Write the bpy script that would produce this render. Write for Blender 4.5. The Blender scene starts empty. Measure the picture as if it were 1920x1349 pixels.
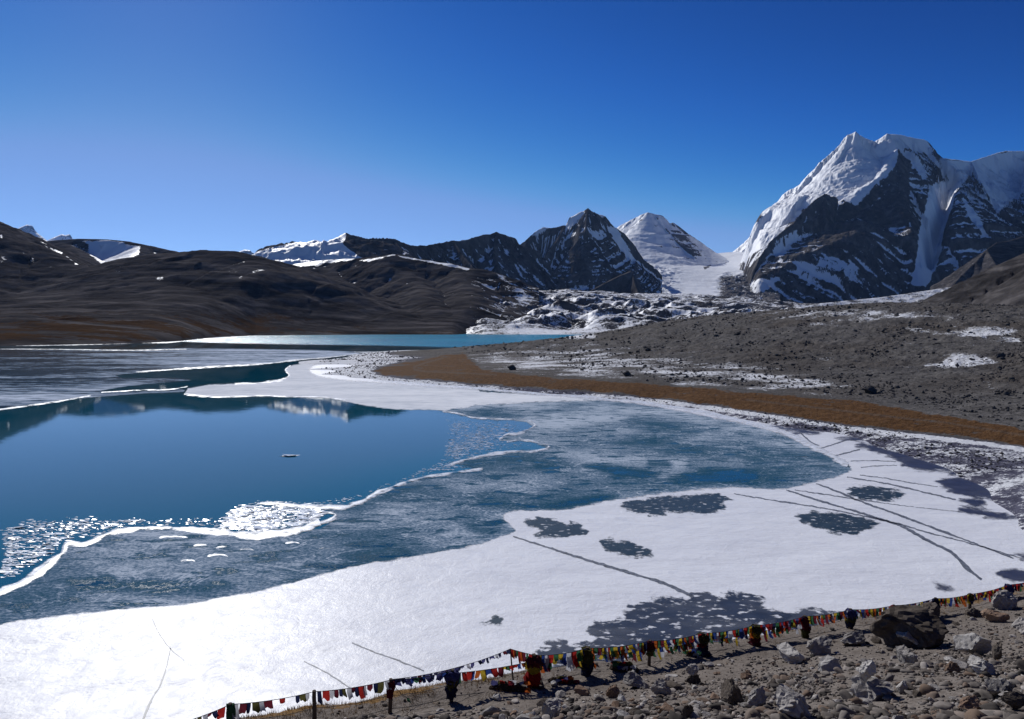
import bpy, bmesh, math, random
import numpy as np
from mathutils import Vector, Matrix

# ------------------------------------------------------------------ camera
SC = bpy.context.scene
COL = SC.collection
HC = 16.0                       # eye height above the lake, metres
F = 1280.0                      # focal length in photo pixels (24 mm lens)
TH = math.atan(66.5 / F)        # slight downward pitch
CT, ST = math.cos(TH), math.sin(TH)
cam_d = bpy.data.cameras.new('camera')
cam_d.lens = 24.0
cam_d.sensor_width = 36.0
cam_d.clip_start = 0.1
cam_d.clip_end = 60000.0
cam = bpy.data.objects.new('camera', cam_d)
COL.objects.link(cam)
cam.location = (0, 0, HC)
cam.rotation_euler = (math.pi / 2 - TH, 0, 0)
SC.camera = cam

# ------------------------------------------------------------------ sky, sun, exposure
SUN_AZ, SUN_EL = math.radians(-27.0), math.radians(33.0)
world = bpy.data.worlds.new('World')
SC.world = world
world.use_nodes = True
wn = world.node_tree.nodes
wl = world.node_tree.links
bg = wn['Background']
sky = wn.new('ShaderNodeTexSky')
sky.sky_type = 'NISHITA'
sky.sun_disc = False
sky.sun_elevation = SUN_EL
sky.sun_rotation = SUN_AZ
sky.altitude = 5200.0
sky.air_density = 1.0
sky.dust_density = 3.0
sky.ozone_density = 5.0
# thin high-altitude air: each channel of the sky deepened smoothly (polarised, contrasty blue)
sep = wn.new('ShaderNodeSeparateColor'); cmb = wn.new('ShaderNodeCombineColor')
wl.new(sky.outputs[0], sep.inputs[0])
for i, (pw, k, cp) in enumerate(((5.0, 760.0, 0.93), (2.4, 4.64, 0.95), (1.8, 1.87, 1.0))):
    m0 = wn.new('ShaderNodeMath'); m0.operation = 'MULTIPLY'; m0.inputs[1].default_value = 0.1
    m1 = wn.new('ShaderNodeMath'); m1.operation = 'POWER'; m1.inputs[1].default_value = pw
    m2 = wn.new('ShaderNodeMath'); m2.operation = 'MULTIPLY'; m2.inputs[1].default_value = 10.0 * k
    wl.new(sep.outputs[i], m0.inputs[0]); wl.new(m0.outputs[0], m1.inputs[0]); wl.new(m1.outputs[0], m2.inputs[0])
    m4 = wn.new('ShaderNodeMath'); m4.operation = 'MULTIPLY'; m4.inputs[1].default_value = cp
    m3 = wn.new('ShaderNodeMath'); m3.operation = 'SMOOTH_MIN'; m3.inputs[2].default_value = 0.5   # eased into the plain sky where that is bright
    wl.new(sep.outputs[i], m4.inputs[0])
    wl.new(m2.outputs[0], m3.inputs[0]); wl.new(m4.outputs[0], m3.inputs[1])
    wl.new(m3.outputs[0], cmb.inputs[i])
wl.new(cmb.outputs[0], bg.inputs['Color'])
bg.inputs['Strength'].default_value = 0.10
sun_d = bpy.data.lights.new('sun', 'SUN')
sun_d.energy = 4.2
sun_d.angle = math.radians(0.53)
sun_d.color = (1.0, 0.985, 0.95)
sun = bpy.data.objects.new('sun', sun_d)
COL.objects.link(sun)
SUNV = Vector((math.sin(SUN_AZ) * math.cos(SUN_EL), math.cos(SUN_AZ) * math.cos(SUN_EL), math.sin(SUN_EL)))
sun.rotation_euler = SUNV.to_track_quat('Z', 'Y').to_euler()
sun.location = (-200, 400, 3000)
SC.view_settings.view_transform = 'Standard'
SC.view_settings.look = 'None'
SC.view_settings.gamma = 1.0
SC.view_settings.use_curve_mapping = False
SC.view_settings.exposure = 0.0
SC.cycles.use_denoising = True
SC.cycles.denoising_input_passes = 'RGB_ALBEDO_NORMAL'
SC.cycles.denoising_prefilter = 'ACCURATE'
SC.cycles.max_bounces = 6
SC.cycles.diffuse_bounces = 2
SC.cycles.glossy_bounces = 3
SC.cycles.transparent_max_bounces = 12
SC.cycles.volume_bounces = 0

# ------------------------------------------------------------------ projection helpers
def P(px, py, d):
    """world point seen at photo pixel (px, py) at depth d along +Y"""
    u, v = (px - 960.0) / F, (674.5 - py) / F
    y = CT + v * ST
    return (u / y * d, d, HC + (v * CT - ST) / y * d)

def G(px, py, z=0.0):
    """world point of a pixel on the horizontal plane z"""
    u, v = (px - 960.0) / F, (674.5 - py) / F
    y, k = CT + v * ST, v * CT - ST
    t = (z - HC) / k
    return (u * t, y * t, z)

def Garr(px, py, z=0.0):
    u, v = (px - 960.0) / F, (674.5 - py) / F
    y, k = CT + v * ST, v * CT - ST
    t = (z - HC) / k
    return u * t, y * t

def to_px(X, Y, Z):
    dz = Z - HC
    fwd = Y * CT - dz * ST
    up = Y * ST + dz * CT
    return 960.0 + F * X / fwd, 674.5 - F * up / fwd

# ------------------------------------------------------------------ noise
def _hash(ix, iy, seed):
    h = (ix.astype(np.int64) * 374761393 + iy.astype(np.int64) * 668265263 + seed * 974711) & 0xFFFFFFFF
    h = ((h ^ (h >> 13)) * 1274126177) & 0xFFFFFFFF
    h = h ^ (h >> 16)
    return (h & 0xFFFF) / 65535.0 * 2 * math.pi

def perlin(x, y, seed=0):
    x = np.asarray(x, float); y = np.asarray(y, float)
    ix, iy = np.floor(x), np.floor(y)
    fx, fy = x - ix, y - iy
    u = fx * fx * fx * (fx * (fx * 6 - 15) + 10)
    v = fy * fy * fy * (fy * (fy * 6 - 15) + 10)
    def g(a, b):
        an = _hash(ix + a, iy + b, seed)
        return np.cos(an) * (fx - a) + np.sin(an) * (fy - b)
    a = g(0, 0) * (1 - u) + g(1, 0) * u
    b = g(0, 1) * (1 - u) + g(1, 1) * u
    return (a * (1 - v) + b * v) * 1.5

def fbm(x, y, oct=5, seed=0, gain=0.5, lac=2.03):
    s, a, t = 0.0, 1.0, 0.0
    for i in range(oct):
        s = s + a * perlin(x, y, seed + i * 17)
        t += a; a *= gain
        x = x * lac + 13.7; y = y * lac - 7.1
    return s / t

def ridged(x, y, oct=5, seed=0, gain=0.5, lac=2.05):
    s, a, t, w = 0.0, 1.0, 0.0, 1.0
    for i in range(oct):
        n = 1.0 - np.abs(perlin(x, y, seed + i * 31))
        n = n * n * w
        w = np.clip(n * 1.6, 0, 1)
        s = s + a * n
        t += a; a *= gain
        x = x * lac + 5.2; y = y * lac + 9.3
    return s / t

def sstep(a, b, x):
    t = np.clip((x - a) / (b - a), 0, 1)
    return t * t * (3 - 2 * t)

# ------------------------------------------------------------------ mesh helpers
def link(o, parent=None):
    COL.objects.link(o)
    if parent is not None:
        o.parent = parent
    return o

def tag(o, label=None, cat=None, group=None, kind=None):
    if label: o['label'] = label
    if cat: o['category'] = cat
    if group: o['group'] = group
    if kind: o['kind'] = kind
    return o

def np_mesh(name, V, Fc, mat, attrs=None, smooth=True, parent=None):
    """V (n,3), Fc (m,k) faces all of k corners"""
    V = np.asarray(V, np.float32); Fc = np.asarray(Fc, np.int32)
    me = bpy.data.meshes.new(name)
    k = Fc.shape[1]
    me.vertices.add(len(V)); me.vertices.foreach_set('co', V.ravel())
    me.loops.add(Fc.size); me.loops.foreach_set('vertex_index', Fc.ravel())
    me.polygons.add(len(Fc))
    me.polygons.foreach_set('loop_start', np.arange(0, Fc.size, k, dtype=np.int32))
    if smooth:
        me.polygons.foreach_set('use_smooth', np.ones(len(Fc), bool))
    me.update(calc_edges=True)
    for an, av in (attrs or {}).items():
        av = np.asarray(av, np.float32)
        at = me.attributes.new(an, 'FLOAT', 'POINT')
        at.data.foreach_set('value', av.ravel())
    if mat is not None:
        me.materials.append(mat)
    o = bpy.data.objects.new(name, me)
    return link(o, parent)

def grid_mesh(name, X, Y, Z, mat, attrs=None, keep=None, smooth=True, cull=0.0):
    n, m = X.shape
    if cull:   # leave out slopes that lie well below the crest in front of them
        el = (Z - HC) / Y
        rm_ = np.maximum.accumulate(el, axis=0)
        ok = el > rm_ - cull
        keep = ok if keep is None else (keep & ok)
    idx = np.arange(n * m).reshape(n, m)
    fc = np.stack([idx[:-1, :-1], idx[:-1, 1:], idx[1:, 1:], idx[1:, :-1]], -1).reshape(-1, 4)
    if keep is not None:
        kp = keep.ravel()
        fc = fc[kp[fc].any(1)]
    used = np.zeros(n * m, bool); used[fc.ravel()] = True
    rm = np.cumsum(used) - 1
    V = np.stack([X.ravel(), Y.ravel(), Z.ravel()], -1)[used]
    at = {k: v.ravel()[used] for k, v in (attrs or {}).items()}
    return np_mesh(name, V, rm[fc], mat, at, smooth)

def fan(px0, px1, ncol, d0, d1, nrow, geo=False):
    u = (np.linspace(px0, px1, ncol) - 960.0) / F
    d = np.geomspace(d0, d1, nrow) if geo else np.linspace(d0, d1, nrow)
    return u[None, :] * d[:, None] / CT, np.repeat(d[:, None], ncol, 1)

def sdf_poly(x, y, poly):
    """signed distance to polygon, positive inside"""
    poly = np.asarray(poly, float)
    d2 = np.full(x.shape, 1e18); ins = np.zeros(x.shape, bool)
    n = len(poly)
    for i in range(n):
        ax, ay = poly[i]; bx, by = poly[(i + 1) % n]
        ex, ey = bx - ax, by - ay
        l2 = ex * ex + ey * ey + 1e-12
        t = np.clip(((x - ax) * ex + (y - ay) * ey) / l2, 0, 1)
        dx, dy = x - ax - t * ex, y - ay - t * ey
        d2 = np.minimum(d2, dx * dx + dy * dy)
        if by != ay:
            c = ((ay > y) != (by > y)) & (x < ex * (y - ay) / ey + ax)
            ins ^= c
    return np.where(ins, 1, -1) * np.sqrt(d2)

def sdf_line(x, y, pts):
    d2 = np.full(x.shape, 1e18)
    for (ax, ay), (bx, by) in zip(pts[:-1], pts[1:]):
        ex, ey = bx - ax, by - ay
        t = np.clip(((x - ax) * ex + (y - ay) * ey) / (ex * ex + ey * ey + 1e-12), 0, 1)
        d2 = np.minimum(d2, (x - ax - t * ex) ** 2 + (y - ay - t * ey) ** 2)
    return np.sqrt(d2)

# ------------------------------------------------------------------ material helpers
class NT:
    def __init__(s, name):
        s.m = bpy.data.materials.new(name); s.m.use_nodes = True
        s.t = s.m.node_tree; s.n = s.t.nodes; s.l = s.t.links
        s.b = s.n['Principled BSDF']; s.out = s.n['Material Output']
        s._co = None
    def N(s, typ, **kw):
        nd = s.n.new(typ)
        for k, v in kw.items(): setattr(nd, k, v)
        return nd
    def put(s, sock, v):
        if hasattr(v, 'is_output') or isinstance(v, bpy.types.NodeSocket): s.l.new(v, sock)
        elif isinstance(v, (tuple, list)) and len(v) == 3 and sock.type == 'RGBA': sock.default_value = (*v, 1)
        else: sock.default_value = v
    def co(s):
        if s._co is None:
            s._co = s.N('ShaderNodeNewGeometry').outputs['Position']
        return s._co
    def objco(s):
        return s.N('ShaderNodeTexCoord').outputs['Object']
    def noise(s, scale, detail=6, rough=0.55, co=None, stretch=None, dist=0.0):
        c = co or s.co()
        if stretch:
            mp = s.N('ShaderNodeMapping'); s.l.new(c, mp.inputs[0]); mp.inputs['Scale'].default_value = stretch
            c = mp.outputs[0]
        nd = s.N('ShaderNodeTexNoise'); s.l.new(c, nd.inputs['Vector'])
        nd.inputs['Scale'].default_value = scale; nd.inputs['Detail'].default_value = detail
        nd.inputs['Roughness'].default_value = rough; nd.inputs['Distortion'].default_value = dist
        return nd.outputs['Fac']
    def voro(s, scale, co=None, feature='F1', out='Distance', rnd=1.0):
        nd = s.N('ShaderNodeTexVoronoi'); nd.feature = feature
        s.l.new(co or s.co(), nd.inputs['Vector']); nd.inputs['Scale'].default_value = scale
        nd.inputs['Randomness'].default_value = rnd
        return nd.outputs[out]
    def attr(s, name):
        nd = s.N('ShaderNodeAttribute'); nd.attribute_name = name
        return nd.outputs['Fac']
    def math(s, op, a, b=None, c=None, clamp=False):
        nd = s.N('ShaderNodeMath', operation=op); nd.use_clamp = clamp
        s.put(nd.inputs[0], a)
        if b is not None: s.put(nd.inputs[1], b)
        if c is not None: s.put(nd.inputs[2], c)
        return nd.outputs[0]
    def mr(s, v, a, b, c=0.0, d=1.0, smooth=False):
        nd = s.N('ShaderNodeMapRange')
        if smooth: nd.interpolation_type = 'SMOOTHSTEP'
        s.put(nd.inputs[0], v)
        for i, k in enumerate((a, b, c, d)): s.put(nd.inputs[i + 1], k)
        return nd.outputs[0]
    def mix(s, f, a, b):
        nd = s.N('ShaderNodeMix', data_type='RGBA')
        s.put(nd.inputs[0], f); s.put(nd.inputs[6], a); s.put(nd.inputs[7], b)
        return nd.outputs[2]
    def fmix(s, f, a, b):
        nd = s.N('ShaderNodeMix', data_type='FLOAT')
        s.put(nd.inputs[0], f); s.put(nd.inputs[2], a); s.put(nd.inputs[3], b)
        return nd.outputs[0]
    def ramp(s, f, stops):
        nd = s.N('ShaderNodeValToRGB'); s.l.new(f, nd.inputs[0])
        e = nd.color_ramp.elements
        e[0].position, e[0].color = stops[0][0], (*stops[0][1], 1)
        e[1].position, e[1].color = stops[-1][0], (*stops[-1][1], 1)
        for p, c in stops[1:-1]:
            k = e.new(p); k.color = (*c, 1)
        return nd.outputs[0]
    def bump(s, h, strength=0.5, dist=1.0, prev=None):
        nd = s.N('ShaderNodeBump'); s.put(nd.inputs['Height'], h)
        nd.inputs['Strength'].default_value = strength; nd.inputs['Distance'].default_value = dist
        if prev is not None: s.l.new(prev, nd.inputs['Normal'])
        return nd.outputs[0]
    def set(s, col=None, rough=None, normal=None, spec=None, ior=None, metal=None):
        if col is not None: s.put(s.b.inputs['Base Color'], col)
        if rough is not None: s.put(s.b.inputs['Roughness'], rough)
        if normal is not None: s.l.new(normal, s.b.inputs['Normal'])
        if spec is not None: s.put(s.b.inputs['Specular IOR Level'], spec)
        if ior is not None: s.b.inputs['IOR'].default_value = ior
        return s.m
    def alpha(s, a):
        tr = s.N('ShaderNodeBsdfTransparent'); mx = s.N('ShaderNodeMixShader')
        s.put(mx.inputs[0], a); s.l.new(tr.outputs[0], mx.inputs[1]); s.l.new(s.b.outputs[0], mx.inputs[2])
        s.l.new(mx.outputs[0], s.out.inputs['Surface'])
        return s.m

def mat_terrain(name, rock, rock2, grain, snowcol=(0.80, 0.82, 0.86), edge=0.55, bump=1.0, bscale=0.02, grass=None, streak=None):
    """rock and snow split by the vertex attribute snow, broken up by noise at several scales"""
    t = NT(name)
    n1 = t.noise(grain, 9, 0.62)
    n2 = t.noise(grain * 7.3, 8, 0.65)
    n3 = t.noise(grain * 0.22, 5, 0.55)
    rc = t.mix(t.mr(n1, 0.35, 0.65), rock, rock2)
    rc = t.mix(t.mr(n2, 0.3, 0.7, 0.0, 0.55), rc, tuple(c * 0.45 for c in rock))
    rc = t.mix(t.mr(n3, 0.4, 0.65, 0.0, 0.5), rc, tuple(min(1, c * 1.55) for c in rock2))
    if streak:
        n4 = t.noise(streak[0], 7, 0.62, stretch=streak[1], dist=0.4)
        rc = t.mix(t.mr(n4, 0.50, 0.68, 0, 0.75), rc, tuple(min(1, c * 2.1) for c in rock2))
        rc = t.mix(t.mr(n4, 0.46, 0.30, 0, 0.8), rc, tuple(c * 0.35 for c in rock))
    if grass:
        gm = t.attr('grass')
        gn = t.math('ADD', gm, t.math('MULTIPLY', t.math('SUBTRACT', n2, 0.5), 1.3))
        gc = t.mix(t.mr(n1, 0.35, 0.7), grass[0], grass[1])
        rc = t.mix(t.mr(gn, 0.42, 0.62), rc, gc)
    sn = t.attr('snow')
    s = t.math('ADD', sn, t.math('MULTIPLY', t.math('SUBTRACT', n1, 0.5), edge))
    s = t.math('ADD', s, t.math('MULTIPLY', t.math('SUBTRACT', n2, 0.5), edge * 1.5))
    f = t.mr(s, 0.44, 0.58, smooth=True)
    col = t.mix(f, rc, snowcol)
    b1 = t.bump(t.math('MULTIPLY', t.noise(bscale, 9, 0.62), t.mr(f, 0, 1, 1.0, 0.35)), 0.9 * bump, 1.0 / bscale * 0.10)
    t.set(col, t.fmix(f, 0.92, 0.55), b1, t.fmix(f, 0.0, 0.12))
    return t.m
# ------------------------------------------------------------------ mountains and hills
def ridge_field(X, Y, lines):
    """height of a family of crest lines; returns height, distance to crest, arc position, margin over the runner-up"""
    best = np.full(X.shape, -1e9); second = np.full(X.shape, -1e9)
    R = np.zeros(X.shape); A = np.zeros(X.shape)
    for li, L in enumerate(lines):
        pts = [P(*p) for p in L['p']]
        sR, sL = L.get('s', (0.8, 0.8))
        a = L.get('a', 0.0); r0 = L.get('r0', 500.0); k = L.get('k', 0.7)
        lb = np.full(X.shape, -1e9); lr = np.zeros(X.shape); la = np.zeros(X.shape)
        arc = 0.0
        for (ax, ay, az), (bx, by, bz) in zip(pts[:-1], pts[1:]):
            ex, ey = bx - ax, by - ay
            ln = math.hypot(ex, ey) + 1e-9
            t = np.clip(((X - ax) * ex + (Y - ay) * ey) / (ln * ln), 0, 1)
            dx, dy = X - ax - t * ex, Y - ay - t * ey
            r = np.sqrt(dx * dx + dy * dy)
            cr = ex * (Y - ay) - ey * (X - ax)
            w = 0.5 + 0.5 * np.clip(cr / ln / (r + 1.0) * 1.5, -1, 1)
            s = sR * (1 - w) + sL * w
            rr = np.sqrt(r * r + a * a) - a
            fall = s * (k * rr + (1 - k) * r0 * (1 - np.exp(-rr / r0)))
            if 'rb' in L: fall = fall + L['rb'][1] * np.clip(r - L['rb'][0], 0, None)
            h = az + t * (bz - az) - fall
            m = h > lb
            lb = np.where(m, h, lb); lr = np.where(m, r, lr); la = np.where(m, arc + t * ln, la)
            arc += ln
        m = lb > best
        second = np.where(m, best, np.maximum(second, lb))
        R = np.where(m, lr, R); A = np.where(m, la + li * 3777.0, A)
        best = np.where(m, lb, best)
    return best, R, A, best - second

def ribs(R, A, mar, lam, amp, ramp=150.0, seed=0, mm=50.0):
    """downslope ribs and gullies that fan from the crest"""
    n = ridged(A / lam + 0.35 * fbm(A / lam, R / lam, 3, seed + 3), R / (lam * 8.0), 4, seed) - 0.80
    n = np.minimum(n, 0.02)
    return n * amp * sstep(0, ramp, R) * (0.25 + 0.75 * sstep(0, mm, mar))

def slope_of(X, Y, Z):
    """slope and the direction a face looks, from finite differences on the grid"""
    a = np.stack([np.gradient(X, axis=0), np.gradient(Y, axis=0), np.gradient(Z, axis=0)], -1)
    b = np.stack([np.gradient(X, axis=1), np.gradient(Y, axis=1), np.gradient(Z, axis=1)], -1)
    n = np.cross(b, a)
    n /= np.linalg.norm(n, axis=-1, keepdims=True) + 1e-12
    n = np.where(n[..., 2:3] < 0, -n, n)
    return n

HK = 1.35
def box(Z, a, b):
    for ax, r in ((0, a), (1, b)):
        P_ = np.pad(Z, [(r + 1, r) if i == ax else (0, 0) for i in (0, 1)], mode='edge')
        c = np.cumsum(P_, axis=ax)
        n = Z.shape[ax]
        Z = (np.take(c, range(2 * r + 1, 2 * r + 1 + n), ax) - np.take(c, range(0, n), ax)) / (2 * r + 1)
    return Z

def hint(pxx, pyy, polys):
    s = np.zeros(pxx.shape)
    for val, fe, poly in polys:
        m = (pxx > min(p[0] for p in poly) - 40) & (pxx < max(p[0] for p in poly) + 40) & (pyy > min(p[1] for p in poly) - 40) & (pyy < max(p[1] for p in poly) + 40)
        if not m.any(): continue
        sd = sdf_poly(pxx[m], pyy[m], poly)
        s[m] += val * HK * sstep(-fe, fe, sd)
    return s

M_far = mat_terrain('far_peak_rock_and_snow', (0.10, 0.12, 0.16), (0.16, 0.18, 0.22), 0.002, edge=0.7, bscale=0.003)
M_rock = mat_terrain('mountain_rock_and_snow', (0.040, 0.038, 0.041), (0.085, 0.078, 0.074), 0.012, (0.84, 0.85, 0.88), edge=0.62, bscale=0.02, bump=1.0, streak=(0.02, (1.0, 1.0, 0.45)))
M_ice = mat_terrain('glacier_snow', (0.08, 0.08, 0.09), (0.13, 0.12, 0.12), 0.012, (0.84, 0.86, 0.90), edge=0.5, bscale=0.02, bump=0.5)
M_hill = mat_terrain('hill_scree', (0.036, 0.034, 0.036), (0.070, 0.064, 0.063), 0.020, edge=0.9, bscale=0.03, bump=1.5, streak=(0.03, (0.30, 1.0, 2.6)), grass=((0.045, 0.029, 0.019), (0.075, 0.047, 0.028)))
M_mor = mat_terrain('moraine_rubble_and_snow', (0.070, 0.066, 0.068), (0.12, 0.112, 0.11), 0.035, (0.78, 0.79, 0.82), edge=1.0, bscale=0.06, bump=1.3)

def build_hill(name, ext, n, lines, mat, lam, amp, floor=-5.0, rough=(0, 1), seed=1, snow=None, hints=(), grass=None, ramp=150.0, warp=0.0, geo=False, label=None, jag=0.0, post=None, gul=0.0, gs=12.0):
    px0, px1, d0, d1 = ext
    X, Y = fan(px0, px1, n[0], d0, d1, n[1], geo)
    wx, wy = X, Y
    if warp:
        wx = X + warp * fbm(X / (warp * 6), Y / (warp * 6), 3, seed + 90)
        wy = Y + warp * fbm(X / (warp * 6) + 40, Y / (warp * 6), 3, seed + 91)
    H, R, A, mar = ridge_field(wx, wy, lines)
    for lm, am in zip(lam, amp):
        H = H + ribs(R, A, mar, lm, am, ramp * (lm / lam[0]), seed + int(lm))
    ra, rl = rough
    if ra: H = H + ra * fbm(X / rl, Y / rl, 6, seed + 5) * (0.2 + 0.8 * sstep(0, ramp, R))
    if jag: H = H + jag * (ridged(X / (jag * 5), Y / (jag * 5), 4, seed + 8) - 0.80) * (0.4 + 0.6 * sstep(0, ramp * 0.5, R))
    if post is not None: H = post(X, Y, H)
    N = slope_of(X, Y, H)
    qx, qy = to_px(X, Y, H)
    sn = np.full(X.shape, -0.6) if snow is None else snow(X, Y, H, N, qx, qy, R)
    if gul:
        cv = H - box(H, 6, 7)
        cv2 = H - box(H, 2, 3)
        sn = sn + gul * np.clip(-cv / gs, -0.8, 1.0) + 0.6 * gul * np.clip(-cv2 / (gs * 0.35), -0.8, 1.0)
    sn = sn + hint(qx, qy, hints)
    at = {'snow': sn}
    if grass is not None: at['grass'] = grass(X, Y, H, qx, qy)
    o = grid_mesh(name, X, Y, H, mat, at, keep=H > floor, cull=0.014)
    tag(o, label, None, None, 'structure')
    return o

# --- the ground under everything: one sheet out to the horizon, below the lake bed, rising inland of the far shore
def build_ground():
    X, Y = fan(-1400, 3320, 60, 8, 20500, 90, True)
    Z = -6 + 0 * X + np.clip(Y - 1040, 0, None) * 0.045 - np.clip(Y - 5200, 0, None) * 0.045
    Z = Z + sstep(1500, 3000, Y) * 12 * fbm(X / 300, Y / 300, 3, 4)
    Z = np.minimum(Z, 190)
    o = grid_mesh('ground', X, Y, Z, M_mor, {'snow': np.full(X.shape, 0.2)})
    tag(o, 'bare grey valley floor beneath the mountains', None, None, 'structure')
build_ground()

# --- three pale far summits beyond the left hills
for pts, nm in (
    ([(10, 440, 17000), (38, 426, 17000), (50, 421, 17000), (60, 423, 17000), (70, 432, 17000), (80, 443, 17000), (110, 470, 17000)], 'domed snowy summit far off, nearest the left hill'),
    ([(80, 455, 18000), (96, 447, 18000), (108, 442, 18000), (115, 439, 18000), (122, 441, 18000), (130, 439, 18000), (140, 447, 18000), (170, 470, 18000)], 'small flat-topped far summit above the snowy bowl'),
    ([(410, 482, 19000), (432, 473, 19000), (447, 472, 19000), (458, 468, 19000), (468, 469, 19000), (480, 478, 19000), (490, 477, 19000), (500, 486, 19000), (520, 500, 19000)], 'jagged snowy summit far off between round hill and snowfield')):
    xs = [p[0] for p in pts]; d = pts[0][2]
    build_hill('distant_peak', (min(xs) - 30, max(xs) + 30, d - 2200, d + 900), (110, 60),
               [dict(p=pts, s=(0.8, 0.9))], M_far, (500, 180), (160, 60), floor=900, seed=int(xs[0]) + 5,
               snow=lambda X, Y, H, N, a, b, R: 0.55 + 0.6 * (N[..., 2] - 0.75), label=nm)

# --- snowy bowl hill behind the left slope
build_hill('snow_bowl_hill', (30, 420, 1750, 2900), (330, 170), [
    dict(p=[(40, 458, 2700), (105, 451, 2650), (150, 448, 2600), (200, 449, 2600), (240, 453, 2600), (280, 461, 2560), (320, 470, 2500), (350, 480, 2450), (420, 500, 2400)], s=(0.95, 0.4), a=25),
    dict(p=[(118, 452, 2650), (140, 470, 2400), (165, 490, 2200), (190, 520, 1950)], s=(0.5, 0.55), a=30),
    dict(p=[(275, 460, 2560), (262, 474, 2400), (235, 490, 2250), (215, 510, 2050)], s=(0.5, 0.7), a=30)],
    M_hill, (160, 60), (16, 7), floor=-5, gul=0.2, gs=3, seed=11, rough=(5, 60),
    snow=lambda X, Y, H, N, a, b, R: -0.25 + 0.2 * fbm(X / 150, Y / 90, 4, 3),
    hints=((0.85, 5, [(165, 455), (200, 451), (265, 462), (262, 478), (240, 490), (215, 505), (195, 500), (170, 480)]),
           (0.6, 4, [(140, 450), (200, 449), (240, 453), (230, 457), (160, 456)]),
           (0.5, 4, [(225, 500), (290, 472), (305, 480), (250, 500)]), (0.35, 6, [(110, 452), (165, 452), (170, 480), (150, 470)])),
    label='snow-patched hill with a shaded bowl behind the brown slope')

# --- left slope and the round dark hill above the far-left shore
def foot(X, Y, H, cut=None):
    # the slope meets the shore: shoreline depth as a function of bearing
    px = 960 + F * X / Y * CT
    sh = np.interp(px, [-900, -300, 0, 100, 200, 280, 340, 400, 480, 700, 900, 1085, 1300], [330, 400, 500, 520, 545, 580, 640, 800, 960, 1040, 1045, 1010, 1010])
    inl = Y - sh
    base = np.where(inl < 0, inl * 0.05, inl * 0.075 + 5 * (1 - np.exp(-np.clip(inl, 0, None) / 30)))
    base = base + sstep(30, 250, inl) * 9 * fbm(X / 120, Y / 60, 5, 77)
    if cut: base = base - 90 * sstep(cut[0], cut[1], px)
    k = 14.0
    d = np.clip((H - base) / k, -30, 30)
    S = base + k * np.log1p(np.exp(d))
    return base + (S - base) * sstep(-10, 260, inl)

def grass_left(X, Y, H, qx, qy):
    return 0.85 * sstep(60, 8, H) * sstep(0.2, 2.5, H) * (0.62 + 1.1 * fbm(X / 90, Y / 45, 4, 5)) * sstep(900, 500, qx)

build_hill('brown_hillside', (-420, 820, 430, 1750), (660, 310), [
    dict(p=[(-420, 290, 1750), (-150, 358, 1650), (0, 436, 1500), (35, 455, 1480), (70, 470, 1460), (100, 482, 1430), (140, 496, 1400), (190, 512, 1340), (260, 538, 1200), (330, 570, 1050)], s=(0.42, 0.5), a=40, k=0.9),
    dict(p=[(210, 512, 1560), (260, 493, 1520), (300, 482, 1500), (340, 475, 1480), (380, 471, 1450), (410, 470, 1440), (440, 474, 1430), (470, 483, 1400), (500, 498, 1380), (540, 514, 1350), (600, 538, 1300), (680, 570, 1240), (760, 605, 1180)], s=(0.48, 0.45), a=130, k=0.9),
    dict(p=[(300, 482, 1500), (330, 520, 1250), (360, 560, 1050)], s=(0.4, 0.4), a=80, k=0.9),
    dict(p=[(470, 490, 1390), (480, 540, 1200), (520, 590, 1080)], s=(0.4, 0.45), a=60, k=0.9)],
    M_hill, (140, 48), (20, 9), floor=-1.5, gul=0.16, gs=2.5, seed=21, rough=(7, 60), warp=18, post=foot, geo=True,
    snow=lambda X, Y, H, N, a, b, R: -0.16 + 0.6 * fbm(X / 60, Y / 40, 5, 3) * sstep(30, 120, H),
    hints=((0.65, 2, [(60, 447), (78, 454), (118, 474), (116, 478), (75, 460)]), (0.6, 2, [(120, 476), (146, 494), (150, 500), (142, 498), (124, 482)]),
           (0.55, 4, [(0, 438), (5, 440), (6, 452), (0, 452)]), (0.55, 5, [(0, 478), (12, 480), (18, 490), (0, 492)]),
           (0.4, 5, [(38, 468), (60, 476), (80, 490), (55, 490), (40, 478)]), (0.55, 3, [(290, 522), (305, 518), (312, 526), (296, 528)]), (0.45, 4, [(335, 520), (350, 516), (352, 526), (338, 530)]),
           (0.5, 4, [(215, 508), (228, 506), (226, 512), (216, 512)]), (0.25, 14, [(430, 490), (480, 488), (510, 520), (470, 540), (430, 520)]), (0.4, 3, [(85, 498), (98, 496), (100, 503), (90, 504)])),
    grass=grass_left, label='brown scree hillside with round dark hill above the far shore')

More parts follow.
